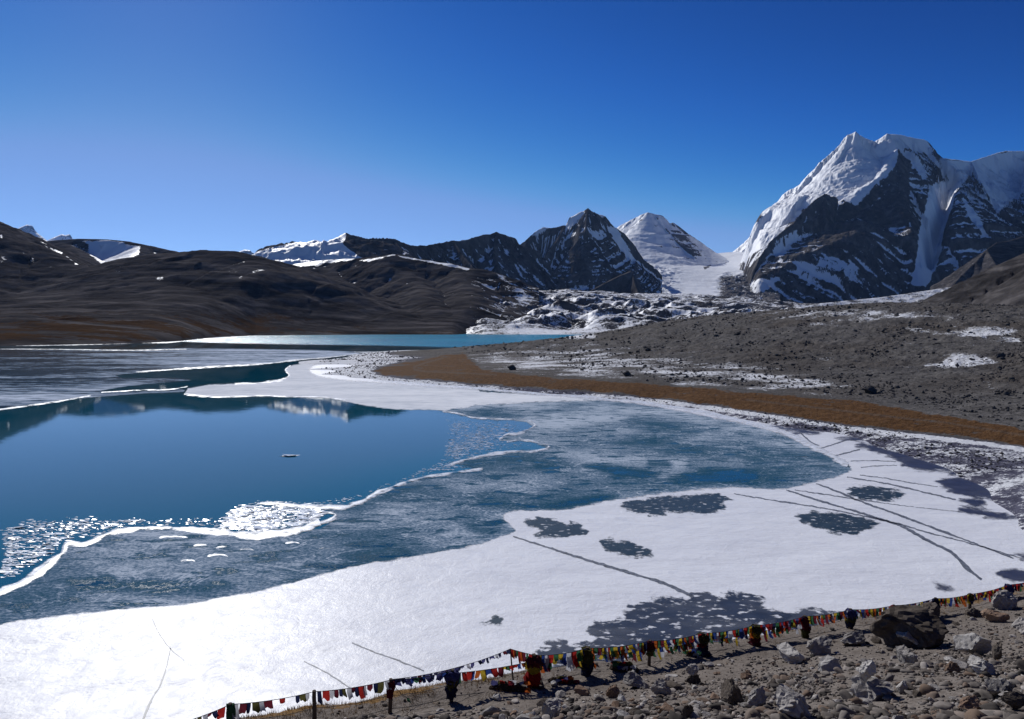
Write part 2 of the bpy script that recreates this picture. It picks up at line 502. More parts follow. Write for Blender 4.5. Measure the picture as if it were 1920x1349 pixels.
# --- dark hill with snow along its crest, above the head of the lake
def foot2(X, Y, H):
    return foot(X, Y, H, (845, 960))
build_hill('dark_hill', (440, 1010, 1000, 2050), (480, 280), [
    dict(p=[(440, 520, 2050), (505, 503, 1950), (560, 495, 1880), (620, 487, 1830), (680, 484, 1800), (740, 477, 1760), (790, 487, 1750), (840, 495, 1720), (890, 505, 1680), (930, 524, 1640), (957, 549, 1580)], s=(0.62, 0.35), a=45, k=0.85),
    dict(p=[(957, 549, 1580), (945, 575, 1420), (915, 602, 1220), (885, 622, 1090)], s=(0.7, 0.5), a=30, k=0.9),
    dict(p=[(620, 487, 1830), (640, 530, 1600), (690, 575, 1350), (740, 612, 1120)], s=(0.5, 0.55), a=40, k=0.9),
    dict(p=[(745, 478, 1760), (775, 520, 1600), (815, 570, 1330), (830, 612, 1120)], s=(0.5, 0.55), a=40, k=0.9),
    dict(p=[(860, 498, 1700), (880, 540, 1500), (880, 590, 1220)], s=(0.5, 0.5), a=40, k=0.9)],
    M_hill, (120, 42), (20, 10), floor=-2, gul=0.22, gs=2.5, seed=31, rough=(7, 50), warp=14, post=foot2,
    snow=lambda X, Y, H, N, a, b, R: -0.10 + 0.6 * fbm(X / 50, Y / 40, 5, 13) + 0.42 * sstep(800, 960, a + 40 * fbm(X / 70, Y / 70, 4, 71)) * sstep(480, 530, b) * (1 - 0.4 * sstep(590, 620, b)),
    hints=((0.75, 3, [(500, 502), (620, 485), (670, 483), (660, 489), (560, 500)]), (0.75, 2.5, [(670, 489), (742, 476), (742, 480), (690, 491)]), (0.8, 2.5, [(745, 479), (790, 486), (845, 494), (880, 504), (875, 506), (800, 492), (755, 484)]),
           (0.35, 6, [(500, 505), (600, 495), (590, 510), (540, 515)]), (0.55, 4, [(682, 570), (700, 566), (712, 584), (698, 582)]), (0.45, 3, [(705, 592), (728, 589), (722, 598), (700, 600)]), (0.4, 3, [(575, 560), (592, 562), (586, 568)])) ,
    grass=lambda X, Y, H, qx, qy: 0.5 * sstep(12, 2, H), label='dark hill with a snowy crest at the head of the lake')

# --- bright snowfield hill with the dark jagged ridge running right from its summit
build_hill('jagged_ridge', (420, 1060, 2100, 4500), (600, 300), [
    dict(p=[(400, 514, 3000), (470, 497, 3000), (540, 479, 3000), (600, 463, 3000), (622, 456, 3000), (640, 441, 3000), (650, 437, 3000)], s=(0.16, 0.5), a=30, k=0.9, rb=(330, 0.55)),
    dict(p=[(650, 437, 3000), (670, 442, 3020), (690, 446, 3050), (712, 446, 3080), (730, 446, 3100), (742, 448, 3130), (752, 453, 3160), (770, 460, 3250), (800, 460, 3450), (828, 454, 3600), (850, 450, 3700), (862, 451, 3730), (880, 447, 3800), (905, 440, 3900), (918, 438, 3950), (930, 434, 4000), (950, 441, 4080), (965, 446, 4120), (973, 458, 4200), (1010, 470, 4300)], s=(0.95, 0.6), k=0.75, r0=400),
    dict(p=[(650, 437, 3000), (655, 455, 2850), (668, 475, 2650), (690, 495, 2500)], s=(0.9, 0.9), k=0.9),
    dict(p=[(740, 448, 3130), (755, 475, 2950), (770, 500, 2700)], s=(0.9, 0.9)),
    dict(p=[(930, 434, 4000), (925, 470, 3800), (935, 510, 3550), (965, 545, 3300)], s=(0.9, 0.9)),
    dict(p=[(850, 450, 3700), (870, 480, 3500), (900, 515, 3250), (940, 545, 3100)], s=(0.9, 0.9))],
    M_rock, (170, 60, 24), (80, 40, 17), floor=60, seed=41, rough=(8, 70), ramp=70, jag=14, gul=0.34, gs=7,
    snow=lambda X, Y, H, N, a, b, R: 0.16 + 0.45 * (N[..., 2] - 0.7) + 0.3 * fbm(X / 90, Y / 60, 4, 9) - 0.3 * sstep(900, 650, a) * sstep(640, 660, a),
    hints=((2.2, 5, [(420, 495), (480, 475), (600, 445), (622, 440), (640, 432), (648, 440), (640, 458), (660, 475), (680, 486), (600, 492), (500, 512)]),
           (0.4, 4, [(752, 462), (770, 468), (772, 482), (755, 478)])),
    label='bright snowfield rising to a dark jagged ridge')

# --- white pyramid behind the glacier
build_hill('snow_pyramid', (1090, 1420, 5400, 7600), (400, 230), [
    dict(p=[(1090, 470, 7100), (1135, 445, 7050), (1165, 428, 7000), (1185, 412, 6900), (1200, 404, 6850), (1215, 398, 6800), (1228, 402, 6800), (1240, 404, 6800), (1265, 420, 6750), (1280, 438, 6750), (1300, 474, 6700), (1320, 492, 6700), (1345, 498, 6700), (1420, 520, 6600)], s=(0.85, 0.9), a=20, r0=700, k=0.6),
    dict(p=[(1262, 418, 6750), (1258, 440, 6600), (1268, 465, 6400), (1290, 490, 6150)], s=(0.8, 0.75), a=15),
    dict(p=[(1190, 412, 6900), (1195, 440, 6600), (1205, 470, 6300), (1230, 500, 5900)], s=(0.6, 0.6), a=50)],
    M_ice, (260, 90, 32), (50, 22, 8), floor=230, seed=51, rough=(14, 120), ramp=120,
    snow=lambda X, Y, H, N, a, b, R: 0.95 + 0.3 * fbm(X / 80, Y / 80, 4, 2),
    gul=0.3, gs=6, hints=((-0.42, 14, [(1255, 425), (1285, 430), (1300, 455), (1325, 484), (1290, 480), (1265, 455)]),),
    label='white snow pyramid standing behind the glacier')

# --- central rocky peak
build_hill('rocky_peak', (930, 1240, 3900, 5300), (480, 300), [
    dict(p=[(940, 500, 4800), (960, 475, 4780), (975, 458, 4760), (990, 446, 4750), (1004, 434, 4850), (1018, 426, 4880), (1034, 427, 4850), (1048, 424, 4820), (1060, 420, 4800), (1068, 407, 4780), (1085, 398, 4740), (1095, 395, 4720), (1102, 390, 4700), (1110, 396, 4710), (1120, 400, 4720), (1135, 405, 4760), (1143, 418, 4790), (1152, 425, 4820), (1170, 436, 4860), (1190, 460, 4900), (1202, 482, 4900), (1214, 520, 4850)], s=(1.55, 1.0), k=0.6, r0=350),
    dict(p=[(1102, 390, 4700), (1098, 430, 4560), (1088, 480, 4420), (1075, 530, 4250)], s=(1.2, 1.2)),
    dict(p=[(1060, 420, 4800), (1045, 450, 4650), (1015, 490, 4500), (1000, 540, 4300)], s=(1.2, 1.2)),
    dict(p=[(1135, 405, 4760), (1140, 450, 4620), (1150, 490, 4450), (1135, 535, 4250)], s=(1.3, 1.1)),
    dict(p=[(985, 450, 4750), (978, 490, 4600), (985, 535, 4380)], s=(1.1, 1.1)),
    dict(p=[(1190, 460, 4900), (1185, 500, 4700), (1180, 540, 4500)], s=(1.3, 1.1))],
    M_rock, (150, 55, 22), (110, 55, 24), floor=120, seed=61, rough=(8, 60), ramp=70, jag=16, gul=0.40, gs=9,
    snow=lambda X, Y, H, N, a, b, R: 0.28 + 0.5 * (N[..., 2] - 0.62) + 0.3 * fbm(X / 70, H / 50, 4, 6),
    hints=((0.8, 3, [(985, 452), (1004, 434), (1018, 425), (1035, 426), (1020, 436), (1000, 444)]), (0.8, 3, [(1060, 420), (1070, 406), (1090, 396), (1100, 394), (1085, 410), (1068, 432)]),
           (0.6, 3, [(1120, 399), (1137, 405), (1132, 412), (1122, 408)]), (0.75, 4, [(1138, 425), (1158, 425), (1175, 460), (1190, 490), (1178, 488), (1155, 455)]),
           (0.55, 5, [(990, 515), (1030, 510), (1048, 545), (1020, 548), (1000, 530)]), (0.3, 6, [(1110, 435), (1135, 430), (1130, 450), (1112, 452)]), (-0.3, 8, [(1075, 450), (1110, 460), (1105, 520), (1070, 510)])),
    label='dark craggy peak streaked with snow left of the glacier')

# --- glacier pouring from the col, icefall in the shade of the rocky peak
def build_glacier():
    cp = [(1355, 476, 7000), (1390, 478, 6700), (1330, 484, 6700), (1290, 492, 6300), (1240, 492, 6200), (1200, 490, 6100), (1390, 500, 6000), (1320, 505, 5800), (1250, 500, 5800), (1200, 512, 5500), (1385, 525, 5300), (1310, 530, 5200), (1265, 528, 5200), (1200, 535, 4900), (1270, 553, 4500), (1210, 557, 4400), (1350, 553, 4500), (1420, 556, 4500), (1150, 552, 4400), (1300, 562, 3900), (1200, 565, 3900), (1400, 565, 3900), (1160, 490, 6300), (1420, 500, 6100)]
    pts = np.array([P(*c) for c in cp])
    fz = tps(pts[:, :2], pts[:, 2])
    X, Y = fan(1120, 1460, 300, 3900, 7100, 200)
    Z = fz(X, Y)
    qx, qy = to_px(X, Y, Z)
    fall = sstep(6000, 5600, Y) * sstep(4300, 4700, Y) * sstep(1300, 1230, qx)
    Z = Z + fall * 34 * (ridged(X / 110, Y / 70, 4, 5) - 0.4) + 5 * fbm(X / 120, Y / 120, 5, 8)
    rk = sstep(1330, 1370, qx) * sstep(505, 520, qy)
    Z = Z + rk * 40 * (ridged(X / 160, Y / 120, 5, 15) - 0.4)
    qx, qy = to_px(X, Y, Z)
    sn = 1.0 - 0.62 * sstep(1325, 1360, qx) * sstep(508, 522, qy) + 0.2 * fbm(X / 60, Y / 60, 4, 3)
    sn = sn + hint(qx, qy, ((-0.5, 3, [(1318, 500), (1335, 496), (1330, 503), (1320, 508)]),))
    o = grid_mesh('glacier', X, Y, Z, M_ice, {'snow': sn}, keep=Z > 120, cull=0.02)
    tag(o, 'glacier and icefall pouring from the col between the peaks', None, None, 'structure')

def tps(xy, z, reg=1e-6, sc=None):
    xy = np.asarray(xy, float); z = np.asarray(z, float)
    sc = sc or np.ptp(xy, axis=0).max()
    a = xy / sc
    def K(r2): return np.where(r2 > 1e-12, 0.5 * r2 * np.log(r2 + 1e-20), 0.0)
    n = len(a)
    r2 = ((a[:, None] - a[None]) ** 2).sum(-1)
    A = np.zeros((n + 3, n + 3)); A[:n, :n] = K(r2) + reg * np.eye(n)
    A[:n, n] = 1; A[:n, n + 1:] = a; A[n, :n] = 1; A[n + 1:, :n] = a.T
    w = np.linalg.solve(A, np.concatenate([z, np.zeros(3)]))
    def f(X, Y):
        x, y = X / sc, Y / sc
        s = w[n] + w[n + 1] * x + w[n + 2] * y
        for i in range(n): s = s + w[i] * K((x - a[i, 0]) ** 2 + (y - a[i, 1]) ** 2)
        return s
    return f
build_glacier()

# --- brown wedge cliff below the icefall
build_hill('wedge_cliff', (1070, 1225, 3500, 4150), (180, 90), [
    dict(p=[(1085, 560, 3900), (1105, 546, 3900), (1130, 532, 3900), (1160, 517, 3900), (1182, 508, 3900), (1186, 512, 3900)], s=(1.6, 0.9)),
    dict(p=[(1186, 510, 3900), (1190, 530, 3800), (1200, 558, 3650)], s=(1.5, 1.9))],
    M_rock, (70, 26), (22, 10), floor=130, gul=0.2, seed=71, rough=(6, 30), ramp=30, snow=lambda X, Y, H, N, a, b, R: -0.3 + 0.75 * sstep(20, 4, R) * sstep(1180, 1150, a),
    label='brown wedge-shaped cliff below the icefall')

# --- the great snow mountain on the right
def carve(X, Y, H):
    qx, qy = to_px(X, Y, H)
    d = sdf_line(qx, qy, [(1772, 335), (1768, 370), (1756, 410), (1746, 460), (1728, 500), (1720, 545)])
    H = H - 240 * np.exp(-(d / 16) ** 2) * sstep(5000, 5300, Y + 400)
    return H

def great_snow(X, Y, H, N, a, b, R):
    up = sstep(620, 1150, H)
    s = 0.20 + 0.55 * (N[..., 2] - 0.55) + 0.32 * fbm(X / 90, H / 60 + Y / 300, 5, 6)
    left = sstep(0.05, -0.35, N[..., 0])
    return s + 0.55 * up * left + 0.12 * up
build_hill('great_mountain', (1290, 2060, 4200, 7900), (760, 500), [
    dict(p=[(1335, 500, 7700), (1362, 482, 7650), (1372, 474, 7600), (1382, 466, 7500), (1398, 452, 7400), (1410, 440, 7300), (1420, 424, 7200), (1435, 408, 7100), (1448, 388, 7000), (1460, 376, 6900), (1468, 364, 6800), (1478, 357, 6750), (1490, 352, 6700), (1500, 345, 6600), (1512, 330, 6500), (1525, 318, 6400), (1540, 307, 6300), (1551, 308, 6250), (1562, 292, 6150), (1575, 275, 6050), (1583, 258, 5980), (1590, 252, 5950), (1597, 250, 5930), (1605, 246, 5900), (1612, 253, 5910), (1620, 258, 5920), (1640, 265, 5950), (1655, 256, 5900), (1663, 250, 5870), (1670, 251, 5870), (1690, 253, 5950), (1712, 258, 6000), (1735, 262, 6050), (1743, 268, 6080), (1750, 280, 6120), (1766, 296, 6250), (1782, 298, 6350), (1800, 300, 6450), (1820, 303, 6500), (1850, 293, 6700), (1868, 287, 6750), (1885, 283, 6800), (1920, 283, 6850), (2060, 300, 6900)], s=(1.0, 1.0), k=0.82, r0=420),
    # buttress: summit down to the dark inner pyramid and its long left arm
    dict(p=[(1668, 251, 5870), (1684, 272, 5740), (1686, 300, 5620), (1670, 330, 5520), (1640, 356, 5440), (1604, 388, 5330)], s=(0.75, 1.9), k=0.75, r0=300),
    dict(p=[(1604, 388, 5330), (1580, 376, 5290), (1560, 368, 5260), (1546, 362, 5240), (1530, 372, 5220), (1515, 386, 5200), (1500, 402, 5180), (1486, 420, 5150), (1468, 432, 5120), (1445, 452, 5060), (1420, 476, 5000), (1395, 500, 4930), (1378, 522, 4860), (1366, 545, 4780)], s=(1.05, 1.75), k=0.75, r0=300),
    # ribs on the shaded front
    dict(p=[(1546, 362, 5240), (1550, 420, 5050), (1560, 480, 4880), (1570, 540, 4650)], s=(1.25, 1.25)),
    dict(p=[(1468, 432, 5120), (1480, 480, 4950), (1475, 520, 4800), (1450, 550, 4600)], s=(1.2, 1.2)),
    dict(p=[(1640, 356, 5440), (1640, 420, 5200), (1650, 480, 4950), (1640, 545, 4650)], s=(1.3, 1.2)),
    dict(p=[(1750, 280, 6120), (1748, 320, 5850), (1752, 350, 5650), (1742, 385, 5480)], s=(1.5, 1.1)),
    dict(p=[(1715, 262, 6000), (1710, 320, 5600), (1706, 400, 5280), (1705, 470, 5000), (1700, 540, 4680)], s=(1.2, 1.4)),
    dict(p=[(1822, 303, 6500), (1828, 350, 6050), (1800, 400, 5700), (1778, 450, 5380), (1765, 500, 5060), (1755, 545, 4720)], s=(1.0, 1.25)),
    dict(p=[(1822, 303, 6500), (1850, 370, 5900), (1878, 430, 5500), (1890, 480, 5150), (1880, 540, 4700)], s=(1.1, 1.0)),
    dict(p=[(1930, 284, 6850), (1935, 360, 6000), (1945, 440, 5400), (1960, 520, 4800)], s=(1.0, 1.0))],
    M_rock, (240, 85, 32), (150, 75, 32), floor=110, seed=81, rough=(12, 80), ramp=80, jag=13, gul=0.30, gs=11,
    snow=great_snow, post=lambda X, Y, H: carve(X, Y, H) - np.clip(4800 - Y, 0, None) * 0.75 - 700 * sstep(1425, 1340, 960 + F * X / Y) * sstep(7250, 6700, Y),
    hints=((0.42, 8, [(1345, 490), (1400, 440), (1475, 428), (1440, 470), (1395, 508), (1370, 548), (1350, 530)]), (0.8, 5, [(1370, 470), (1440, 395), (1480, 352), (1550, 298), (1600, 246), (1650, 258), (1670, 250), (1685, 275), (1675, 318), (1640, 345), (1605, 385), (1580, 372), (1548, 360), (1510, 385), (1470, 425), (1430, 460), (1390, 492)]),
           (1.0, 4, [(1664, 250), (1735, 261), (1748, 280), (1730, 285), (1700, 276), (1690, 282)]),
           (0.9, 4, [(1745, 350), (1768, 340), (1792, 350), (1782, 395), (1768, 430), (1765, 470), (1745, 525), (1735, 538), (1710, 535), (1720, 480), (1722, 440), (1735, 390)]),
           (0.8, 5, [(1765, 298), (1822, 303), (1828, 320), (1800, 345), (1780, 335)]), (0.9, 6, [(1822, 303), (1860, 288), (1940, 280), (1940, 350), (1900, 370), (1870, 400), (1850, 360), (1830, 325)]),
           (0.6, 4, [(1806, 372), (1830, 400), (1850, 435), (1860, 446), (1845, 440), (1815, 405)]), (0.5, 5, [(1700, 285), (1720, 290), (1740, 340), (1722, 330)]),
           (0.42, 10, [(1490, 490), (1560, 485), (1610, 500), (1600, 530), (1540, 530), (1490, 515)]), (0.6, 5, [(1365, 545), (1420, 525), (1465, 520), (1440, 545), (1400, 560)]),
           (0.45, 5, [(1455, 445), (1495, 432), (1490, 455), (1462, 490), (1450, 470)]), (-0.5, 6, [(1690, 290), (1705, 300), (1700, 420), (1640, 430), (1600, 400), (1650, 350)]), (-0.35, 8, [(1540, 375), (1600, 400), (1640, 450), (1560, 470), (1510, 420)]),
           (0.5, 5, [(1770, 485), (1810, 482), (1805, 495), (1775, 497)])),
    label='great snow mountain with a dark rock face at the right')

# --- dark spur in front of the great mountain at the right edge
build_hill('dark_spur', (1740, 2060, 3000, 4300), (200, 120), [
    dict(p=[(1775, 548, 3500), (1790, 530, 3520), (1808, 510, 3560), (1830, 490, 3600), (1850, 468, 3660), (1868, 455, 3720), (1890, 452, 3780), (1930, 440, 3850), (2060, 420, 3900)], s=(0.75, 0.9), k=0.8),
    dict(p=[(1850, 468, 3660), (1870, 500, 3450), (1900, 540, 3200)], s=(0.8, 0.8))],
    M_hill, (110, 40), (26, 11), floor=60, gul=0.3, gs=6, seed=91, rough=(7, 40), ramp=60, snow=lambda X, Y, H, N, a, b, R: -0.15 + 0.3 * fbm(X / 60, Y / 60, 4, 3) + 0.45 * sstep(60, 10, R) * sstep(1850, 1800, a),
    grass=lambda X, Y, H, a, b: np.zeros(X.shape), label='dark rock spur below the great mountain by the right edge')

# --- brown scree slope entering from the right edge
build_hill('scree_slope', (1660, 2400, 450, 1250), (260, 150), [
    dict(p=[(1700, 640, 1060), (1770, 588, 1000), (1790, 571, 960), (1820, 551, 930), (1850, 531, 900), (1885, 509, 870), (1920, 488, 840), (2000, 445, 800), (2200, 350, 740), (2500, 240, 700)], s=(0.5, 0.9), a=15, k=0.95)],
    M_hill, (60, 20), (5, 2.2), floor=2, seed=95, rough=(2.5, 18), ramp=40, snow=lambda X, Y, H, N, a, b, R: -0.4 + 0.3 * fbm(X / 25, Y / 25, 4, 3),
    grass=lambda X, Y, H, a, b: 0.15 + 0.4 * fbm(X / 60, Y / 40, 3, 8), label='smooth brown scree slope descending from the right edge')

# --- moraine mounds dusted with snow at the head of the lake
def build_moraine():
    cp = [(850, 629, 1045), (900, 628, 1045), (1000, 628, 1045), (1085, 629, 1040), (1200, 628, 1030), (905, 612, 1150), (935, 585, 1420), (960, 557, 1720), (1000, 551, 1900), (1050, 549, 2000), (1100, 549, 2100), (1200, 557, 2250), (1300, 556, 2350), (1400, 562, 2350), (1480, 574, 2300), (1560, 590, 2200),
          (960, 590, 1400), (1050, 590, 1400), (1150, 590, 1400), (1250, 592, 1450), (1350, 590, 1600), (1000, 612, 1180), (1100, 612, 1180), (1250, 612, 1200), (1450, 600, 1500), (1600, 600, 1500), (1700, 600, 1500),
          (960, 556, 2300), (1050, 552, 2900), (1200, 559, 3000), (1400, 563, 3000), (1600, 570, 3000), (840, 640, 900), (1000, 645, 800), (1200, 645, 800)]
    pts = np.array([P(*c) for c in cp])
    fz = tps(pts[:, :2], pts[:, 2])
    X, Y = fan(830, 1720, 560, 1020, 2600, 250, True)
    Z = fz(X, Y)
    w = sstep(1060, 1300, Y)
    big = ridged(X / 210 + 0.3 * fbm(X / 90, Y / 90, 3, 2), Y / 150, 4, 23) - 0.5
    Z = Z + w * (36 * big + 12 * fbm(X / 70, Y / 50, 6, 5)) * (1 - 0.45 * sstep(1700, 2000, Y)) + 1.2 * fbm(X / 14, Y / 14, 4, 9) * sstep(1045, 1100, Y)
    N = slope_of(X, Y, Z)
    qx, qy = to_px(X, Y, Z)
    Z = Z - 14 * sstep(915, 850, qx)
    sn = 0.68 + 0.45 * fbm(X / 90, Y / 60, 5, 44) + 0.5 * N[..., 1] - 0.25 * N[..., 0] - 0.12 * sstep(1250, 1400, qx)
    o = grid_mesh('moraine', X, Y, Z, M_mor, {'snow': sn}, keep=Z > -1.5, cull=0.014)
    tag(o, 'snow-dusted moraine mounds at the head of the turquoise lake', None, None, 'structure')
build_moraine()

# --- long snow-covered lateral moraine below the great mountain
build_hill('lateral_moraine', (1440, 1900, 1900, 2900), (300, 110), [
    dict(p=[(1480, 584, 2150), (1500, 576, 2180), (1540, 569, 2220), (1600, 563, 2280), (1650, 558, 2340), (1700, 551, 2420), (1760, 542, 2520), (1800, 536, 2600), (1835, 531, 2680), (1900, 525, 2800)], s=(0.25, 0.4), a=12, k=0.9)],
    M_mor, (60, 24), (9, 4), floor=20, seed=97, rough=(3, 25), ramp=30, snow=lambda X, Y, H, N, a, b, R: 0.62 + 0.5 * fbm(X / 60, Y / 40, 4, 3) - 0.1 * sstep(60, 140, R),
    label='long snow-covered moraine bank below the great mountain')

# ------------------------------------------------------------------ thin air between here and the peaks
def build_haze():
    bm = bmesh.new(); bmesh.ops.create_cube(bm, size=1.0)
    me = bpy.data.meshes.new('haze'); bm.to_mesh(me); bm.free()
    m = bpy.data.materials.new('thin_mountain_air'); m.use_nodes = True
    nt = m.node_tree; nt.nodes.remove(nt.nodes['Principled BSDF'])
    v = nt.nodes.new('ShaderNodeVolumePrincipled')
    v.inputs['Color'].default_value = (0.30, 0.52, 1.0, 1)
    v.inputs['Density'].default_value = HAZE
    v.inputs['Anisotropy'].default_value = 0.3
    nt.links.new(v.outputs[0], nt.nodes['Material Output'].inputs['Volume'])
    me.materials.append(m)
    o = bpy.data.objects.new('haze', me); link(o)
    o.location = (0, 10250, 1496); o.scale = (84000, 21500, 3010)
    tag(o, 'thin blue mountain air fading the far peaks', None, None, 'stuff')
HAZE = 0.9e-5
build_haze()
# ------------------------------------------------------------------ right shore: stony beach, dry grass and the rubble hill
HILL_POLY_GRASS = [(698, 697), (712, 690), (740, 683), (790, 674), (845, 664), (868, 660), (880, 672), (905, 693), (1000, 704), (1100, 711), (1200, 719), (1300, 727), (1400, 734), (1500, 741), (1600, 751), (1700, 767), (1800, 783), (1930, 806), (2100, 840),
                   (2100, 885), (1930, 838), (1800, 822), (1700, 810), (1600, 799), (1500, 784), (1400, 769), (1300, 755), (1200, 744), (1100, 735), (1000, 728), (900, 721), (800, 713), (720, 705)]
def build_shore():
    c = []
    sh = [(700, 661), (640, 672), (600, 684), (584, 694), (606, 703), (660, 709), (720, 714), (800, 720), (900, 727), (1000, 736), (1100, 742), (1200, 752), (1300, 766), (1400, 788), (1480, 803), (1560, 812), (1640, 838), (1720, 862), (1800, 896), (1860, 940), (1910, 988), (1960, 1050)]
    for x, y in sh:
        g = G(x, y, 0.02); c.append(g)
    for x, y in sh[2:]:
        X, Y, _ = G(x, y, 0); r = math.hypot(X, Y)
        n = (X / r, Y / r)
        k = 6.0
        c.append((X - n[0] * k, Y - n[1] * k, -0.9))
    for x, y in ((770, 657), (820, 657), (870, 657)): c.append(G(x, y, 0.0))
    for x, y, z in ((712, 700, .7), (760, 706, .8), (850, 714, .9), (950, 722, .9), (1050, 730, .9), (1150, 738, .9), (1300, 754, .9), (1400, 767, 1.0), (1500, 782, 1.0), (1600, 797, 1.1), (1700, 808, 1.2), (1800, 820, 1.3), (1930, 837, 1.5), (2080, 870, 1.6)): c.append(G(x, y, z))
    for x, y, z in ((760, 680, 1.0), (840, 668, 1.5), (905, 693, 1.8), (1000, 704, 2.0), (1100, 711, 2.1), (1200, 719, 2.2), (1300, 727, 2.1), (1400, 734, 2.1), (1500, 741, 2.2), (1600, 751, 2.2), (1700, 766, 2.2), (1800, 782, 2.3), (1930, 804, 2.5), (2080, 835, 2.7)): c.append(G(x, y, z))
    skyl = [(868, 658, 330), (885, 652, 335), (950, 645, 350), (1020, 638, 370), (1100, 629, 385), (1200, 611, 390), (1280, 600, 385), (1350, 591, 375), (1430, 585, 365), (1500, 580, 350), (1600, 572, 330), (1700, 568, 310), (1800, 570, 285), (1920, 575, 260), (2060, 582, 240)]
    for x, y, d in skyl:
        p = P(x, y, d); c.append(p)
        c.append((p[0] * 1.45, d * 1.45, p[2] * 0.45 - 4)); c.append((p[0] * 2.0, d * 2.0, -10))
    c.append(P(1300, 655, 250)); c.append(P(1500, 650, 225)); c.append(P(1700, 660, 190)); c.append(P(1850, 690, 150)); c.append(P(1100, 662, 280)); c.append(P(1930, 690, 140))
    c = np.array(c)
    fz = tps(c[:, :2], c[:, 2], reg=2e-7)
    X, Y = fan(560, 2090, 740, 50, 540, 400, True)
    Z = fz(X, Y)
    qx, qy = to_px(X, Y, Z)
    gr = sstep(-5, 5, sdf_poly(qx, qy, HILL_POLY_GRASS) + 6 * fbm(X / 9, Y / 9, 4, 2)) * sstep(0.25, 0.7, Z)
    hillm = sstep(2.2, 6.0, Z) * (1 - gr)
    Z0 = Z
    Z = Z + hillm * (0.75 * fbm(X / 26, Y / 26, 4, 12) + 0.9 * (ridged(X / 9, Y / 9, 4, 14) - 0.5) + 0.35 * fbm(X / 2.2, Y / 2.2, 3, 19))
    low = sstep(-0.1, 0.5, Z0) * (1 - hillm)
    Z = Z + low * (0.10 * fbm(X / 3, Y / 3, 4, 31) + 0.05 * (ridged(X / 1.1, Y / 1.1, 3, 33) - 0.5)) + gr * 0.12 * fbm(X / 1.0, Y / 1.0, 3, 35)
    sn = np.full(X.shape, 0.03) + 0.6 * fbm(X / 14, Y / 10, 5, 7)
    ylow = np.interp(qx, [698, 720, 800, 900, 1000, 1100, 1200, 1300, 1400, 1500, 1600, 1700, 1800, 1930, 2100], [698, 705, 713, 721, 728, 735, 744, 755, 769, 784, 799, 810, 822, 838, 885])
    beach = np.maximum(sstep(1.25, 0.7, Z0) * sstep(905, 850, qx), sstep(-3, 3, qy - ylow) * sstep(700, 740, qx)) * (1 - gr)
    rim = sstep(-2, 2, qy - ylow) * sstep(11, 6, qy - ylow) * sstep(1000, 1250, qx)
    sn = np.where(beach > 0.01, sn * (1 - beach) + beach * (0.42 + 0.45 * fbm(X / 10, Y / 4, 4, 21) + 0.35 * sstep(1000, 750, qx) + 0.02 * sstep(1450, 1750, qx) + 0.5 * rim), sn)
    sn = sn + hint(qx, qy, ((0.36, 28, [(850, 676), (930, 664), (1010, 650), (1110, 652), (1250, 672), (1400, 688), (1560, 712), (1640, 735), (1500, 737), (1300, 722), (1100, 707), (950, 699)]),
                            (0.60, 8, [(1735, 690), (1790, 668), (1850, 668), (1870, 678), (1800, 690)]), (0.45, 5, [(1520, 606), (1570, 608), (1605, 616), (1560, 614)]), (0.5, 4, [(1050, 630), (1110, 626), (1125, 632), (1070, 637)]), (0.42, 5, [(1660, 608), (1760, 620), (1850, 628), (1850, 636), (1740, 628)]), (0.35, 12, [(1380, 588), (1640, 580), (1800, 590), (1780, 600), (1500, 600)]), (0.4, 8, [(1780, 618), (1900, 615), (1915, 640), (1860, 640)])))
    path = np.minimum(sdf_line(qx, qy, [(2000, 833), (1915, 816), (1850, 805), (1780, 794), (1700, 785), (1560, 768), (1400, 750)]), sdf_line(qx, qy, [(830, 672), (800, 680), (776, 688), (778, 694), (800, 697), (850, 699), (930, 703)]))
    pth = sstep(2.4, 1.0, path)
    o = grid_mesh('shore_hill', X, Y, Z, M_shore, {'snow': sn - 0.6 * gr, 'grass': gr * 1.25 - 0.1, 'path': pth, 'beach': beach}, keep=Z > -0.6, cull=0.02)
    tag(o, 'rubble hill with dry brown grass and a stony snowy beach', None, None, 'structure')
    return fz

t = NT('shore_rubble')
n1 = t.noise(0.12, 8, 0.6); n2 = t.noise(0.9, 8, 0.68); n3 = t.noise(3.5, 6, 0.65)
vo = t.voro(0.75); vo2 = t.voro(2.2)
rc = t.mix(t.mr(n1, 0.3, 0.7), (0.098, 0.093, 0.091), (0.185, 0.173, 0.165))
rc = t.mix(t.mr(n2, 0.42, 0.72), rc, (0.026, 0.025, 0.026))
rc = t.mix(t.mr(n3, 0.55, 0.75, 0, 0.7), rc, (0.19, 0.175, 0.165))
rc = t.mix(t.mr(t.noise(0.035, 4, 0.5), 0.45, 0.65, 0, 0.45), rc, (0.075, 0.060, 0.048))
rc = t.mix(t.math('MULTIPLY', t.attr('beach'), 0.95), rc, t.mix(t.mr(n2, 0.35, 0.65), (0.050, 0.050, 0.080), (0.15, 0.15, 0.205)))
gm = t.math('ADD', t.math('ADD', t.attr('grass'), -0.32), t.math('MULTIPLY', t.math('SUBTRACT', n2, 0.5), 1.6))
gm = t.math('ADD', gm, t.math('MULTIPLY', t.math('SUBTRACT', n1, 0.5), 2.2))
gc = t.mix(t.mr(n2, 0.35, 0.68), (0.080, 0.040, 0.018), (0.165, 0.090, 0.042))
gc = t.mix(t.mr(n3, 0.5, 0.75, 0, 0.6), gc, (0.045, 0.025, 0.014))
gf = t.mr(gm, 0.40, 0.60)
rc = t.mix(gf, rc, gc)
rc = t.mix(t.math('MULTIPLY', t.attr('path'), t.mr(n3, 0.3, 0.6, 0.1, 0.6)), rc, (0.12, 0.10, 0.085))
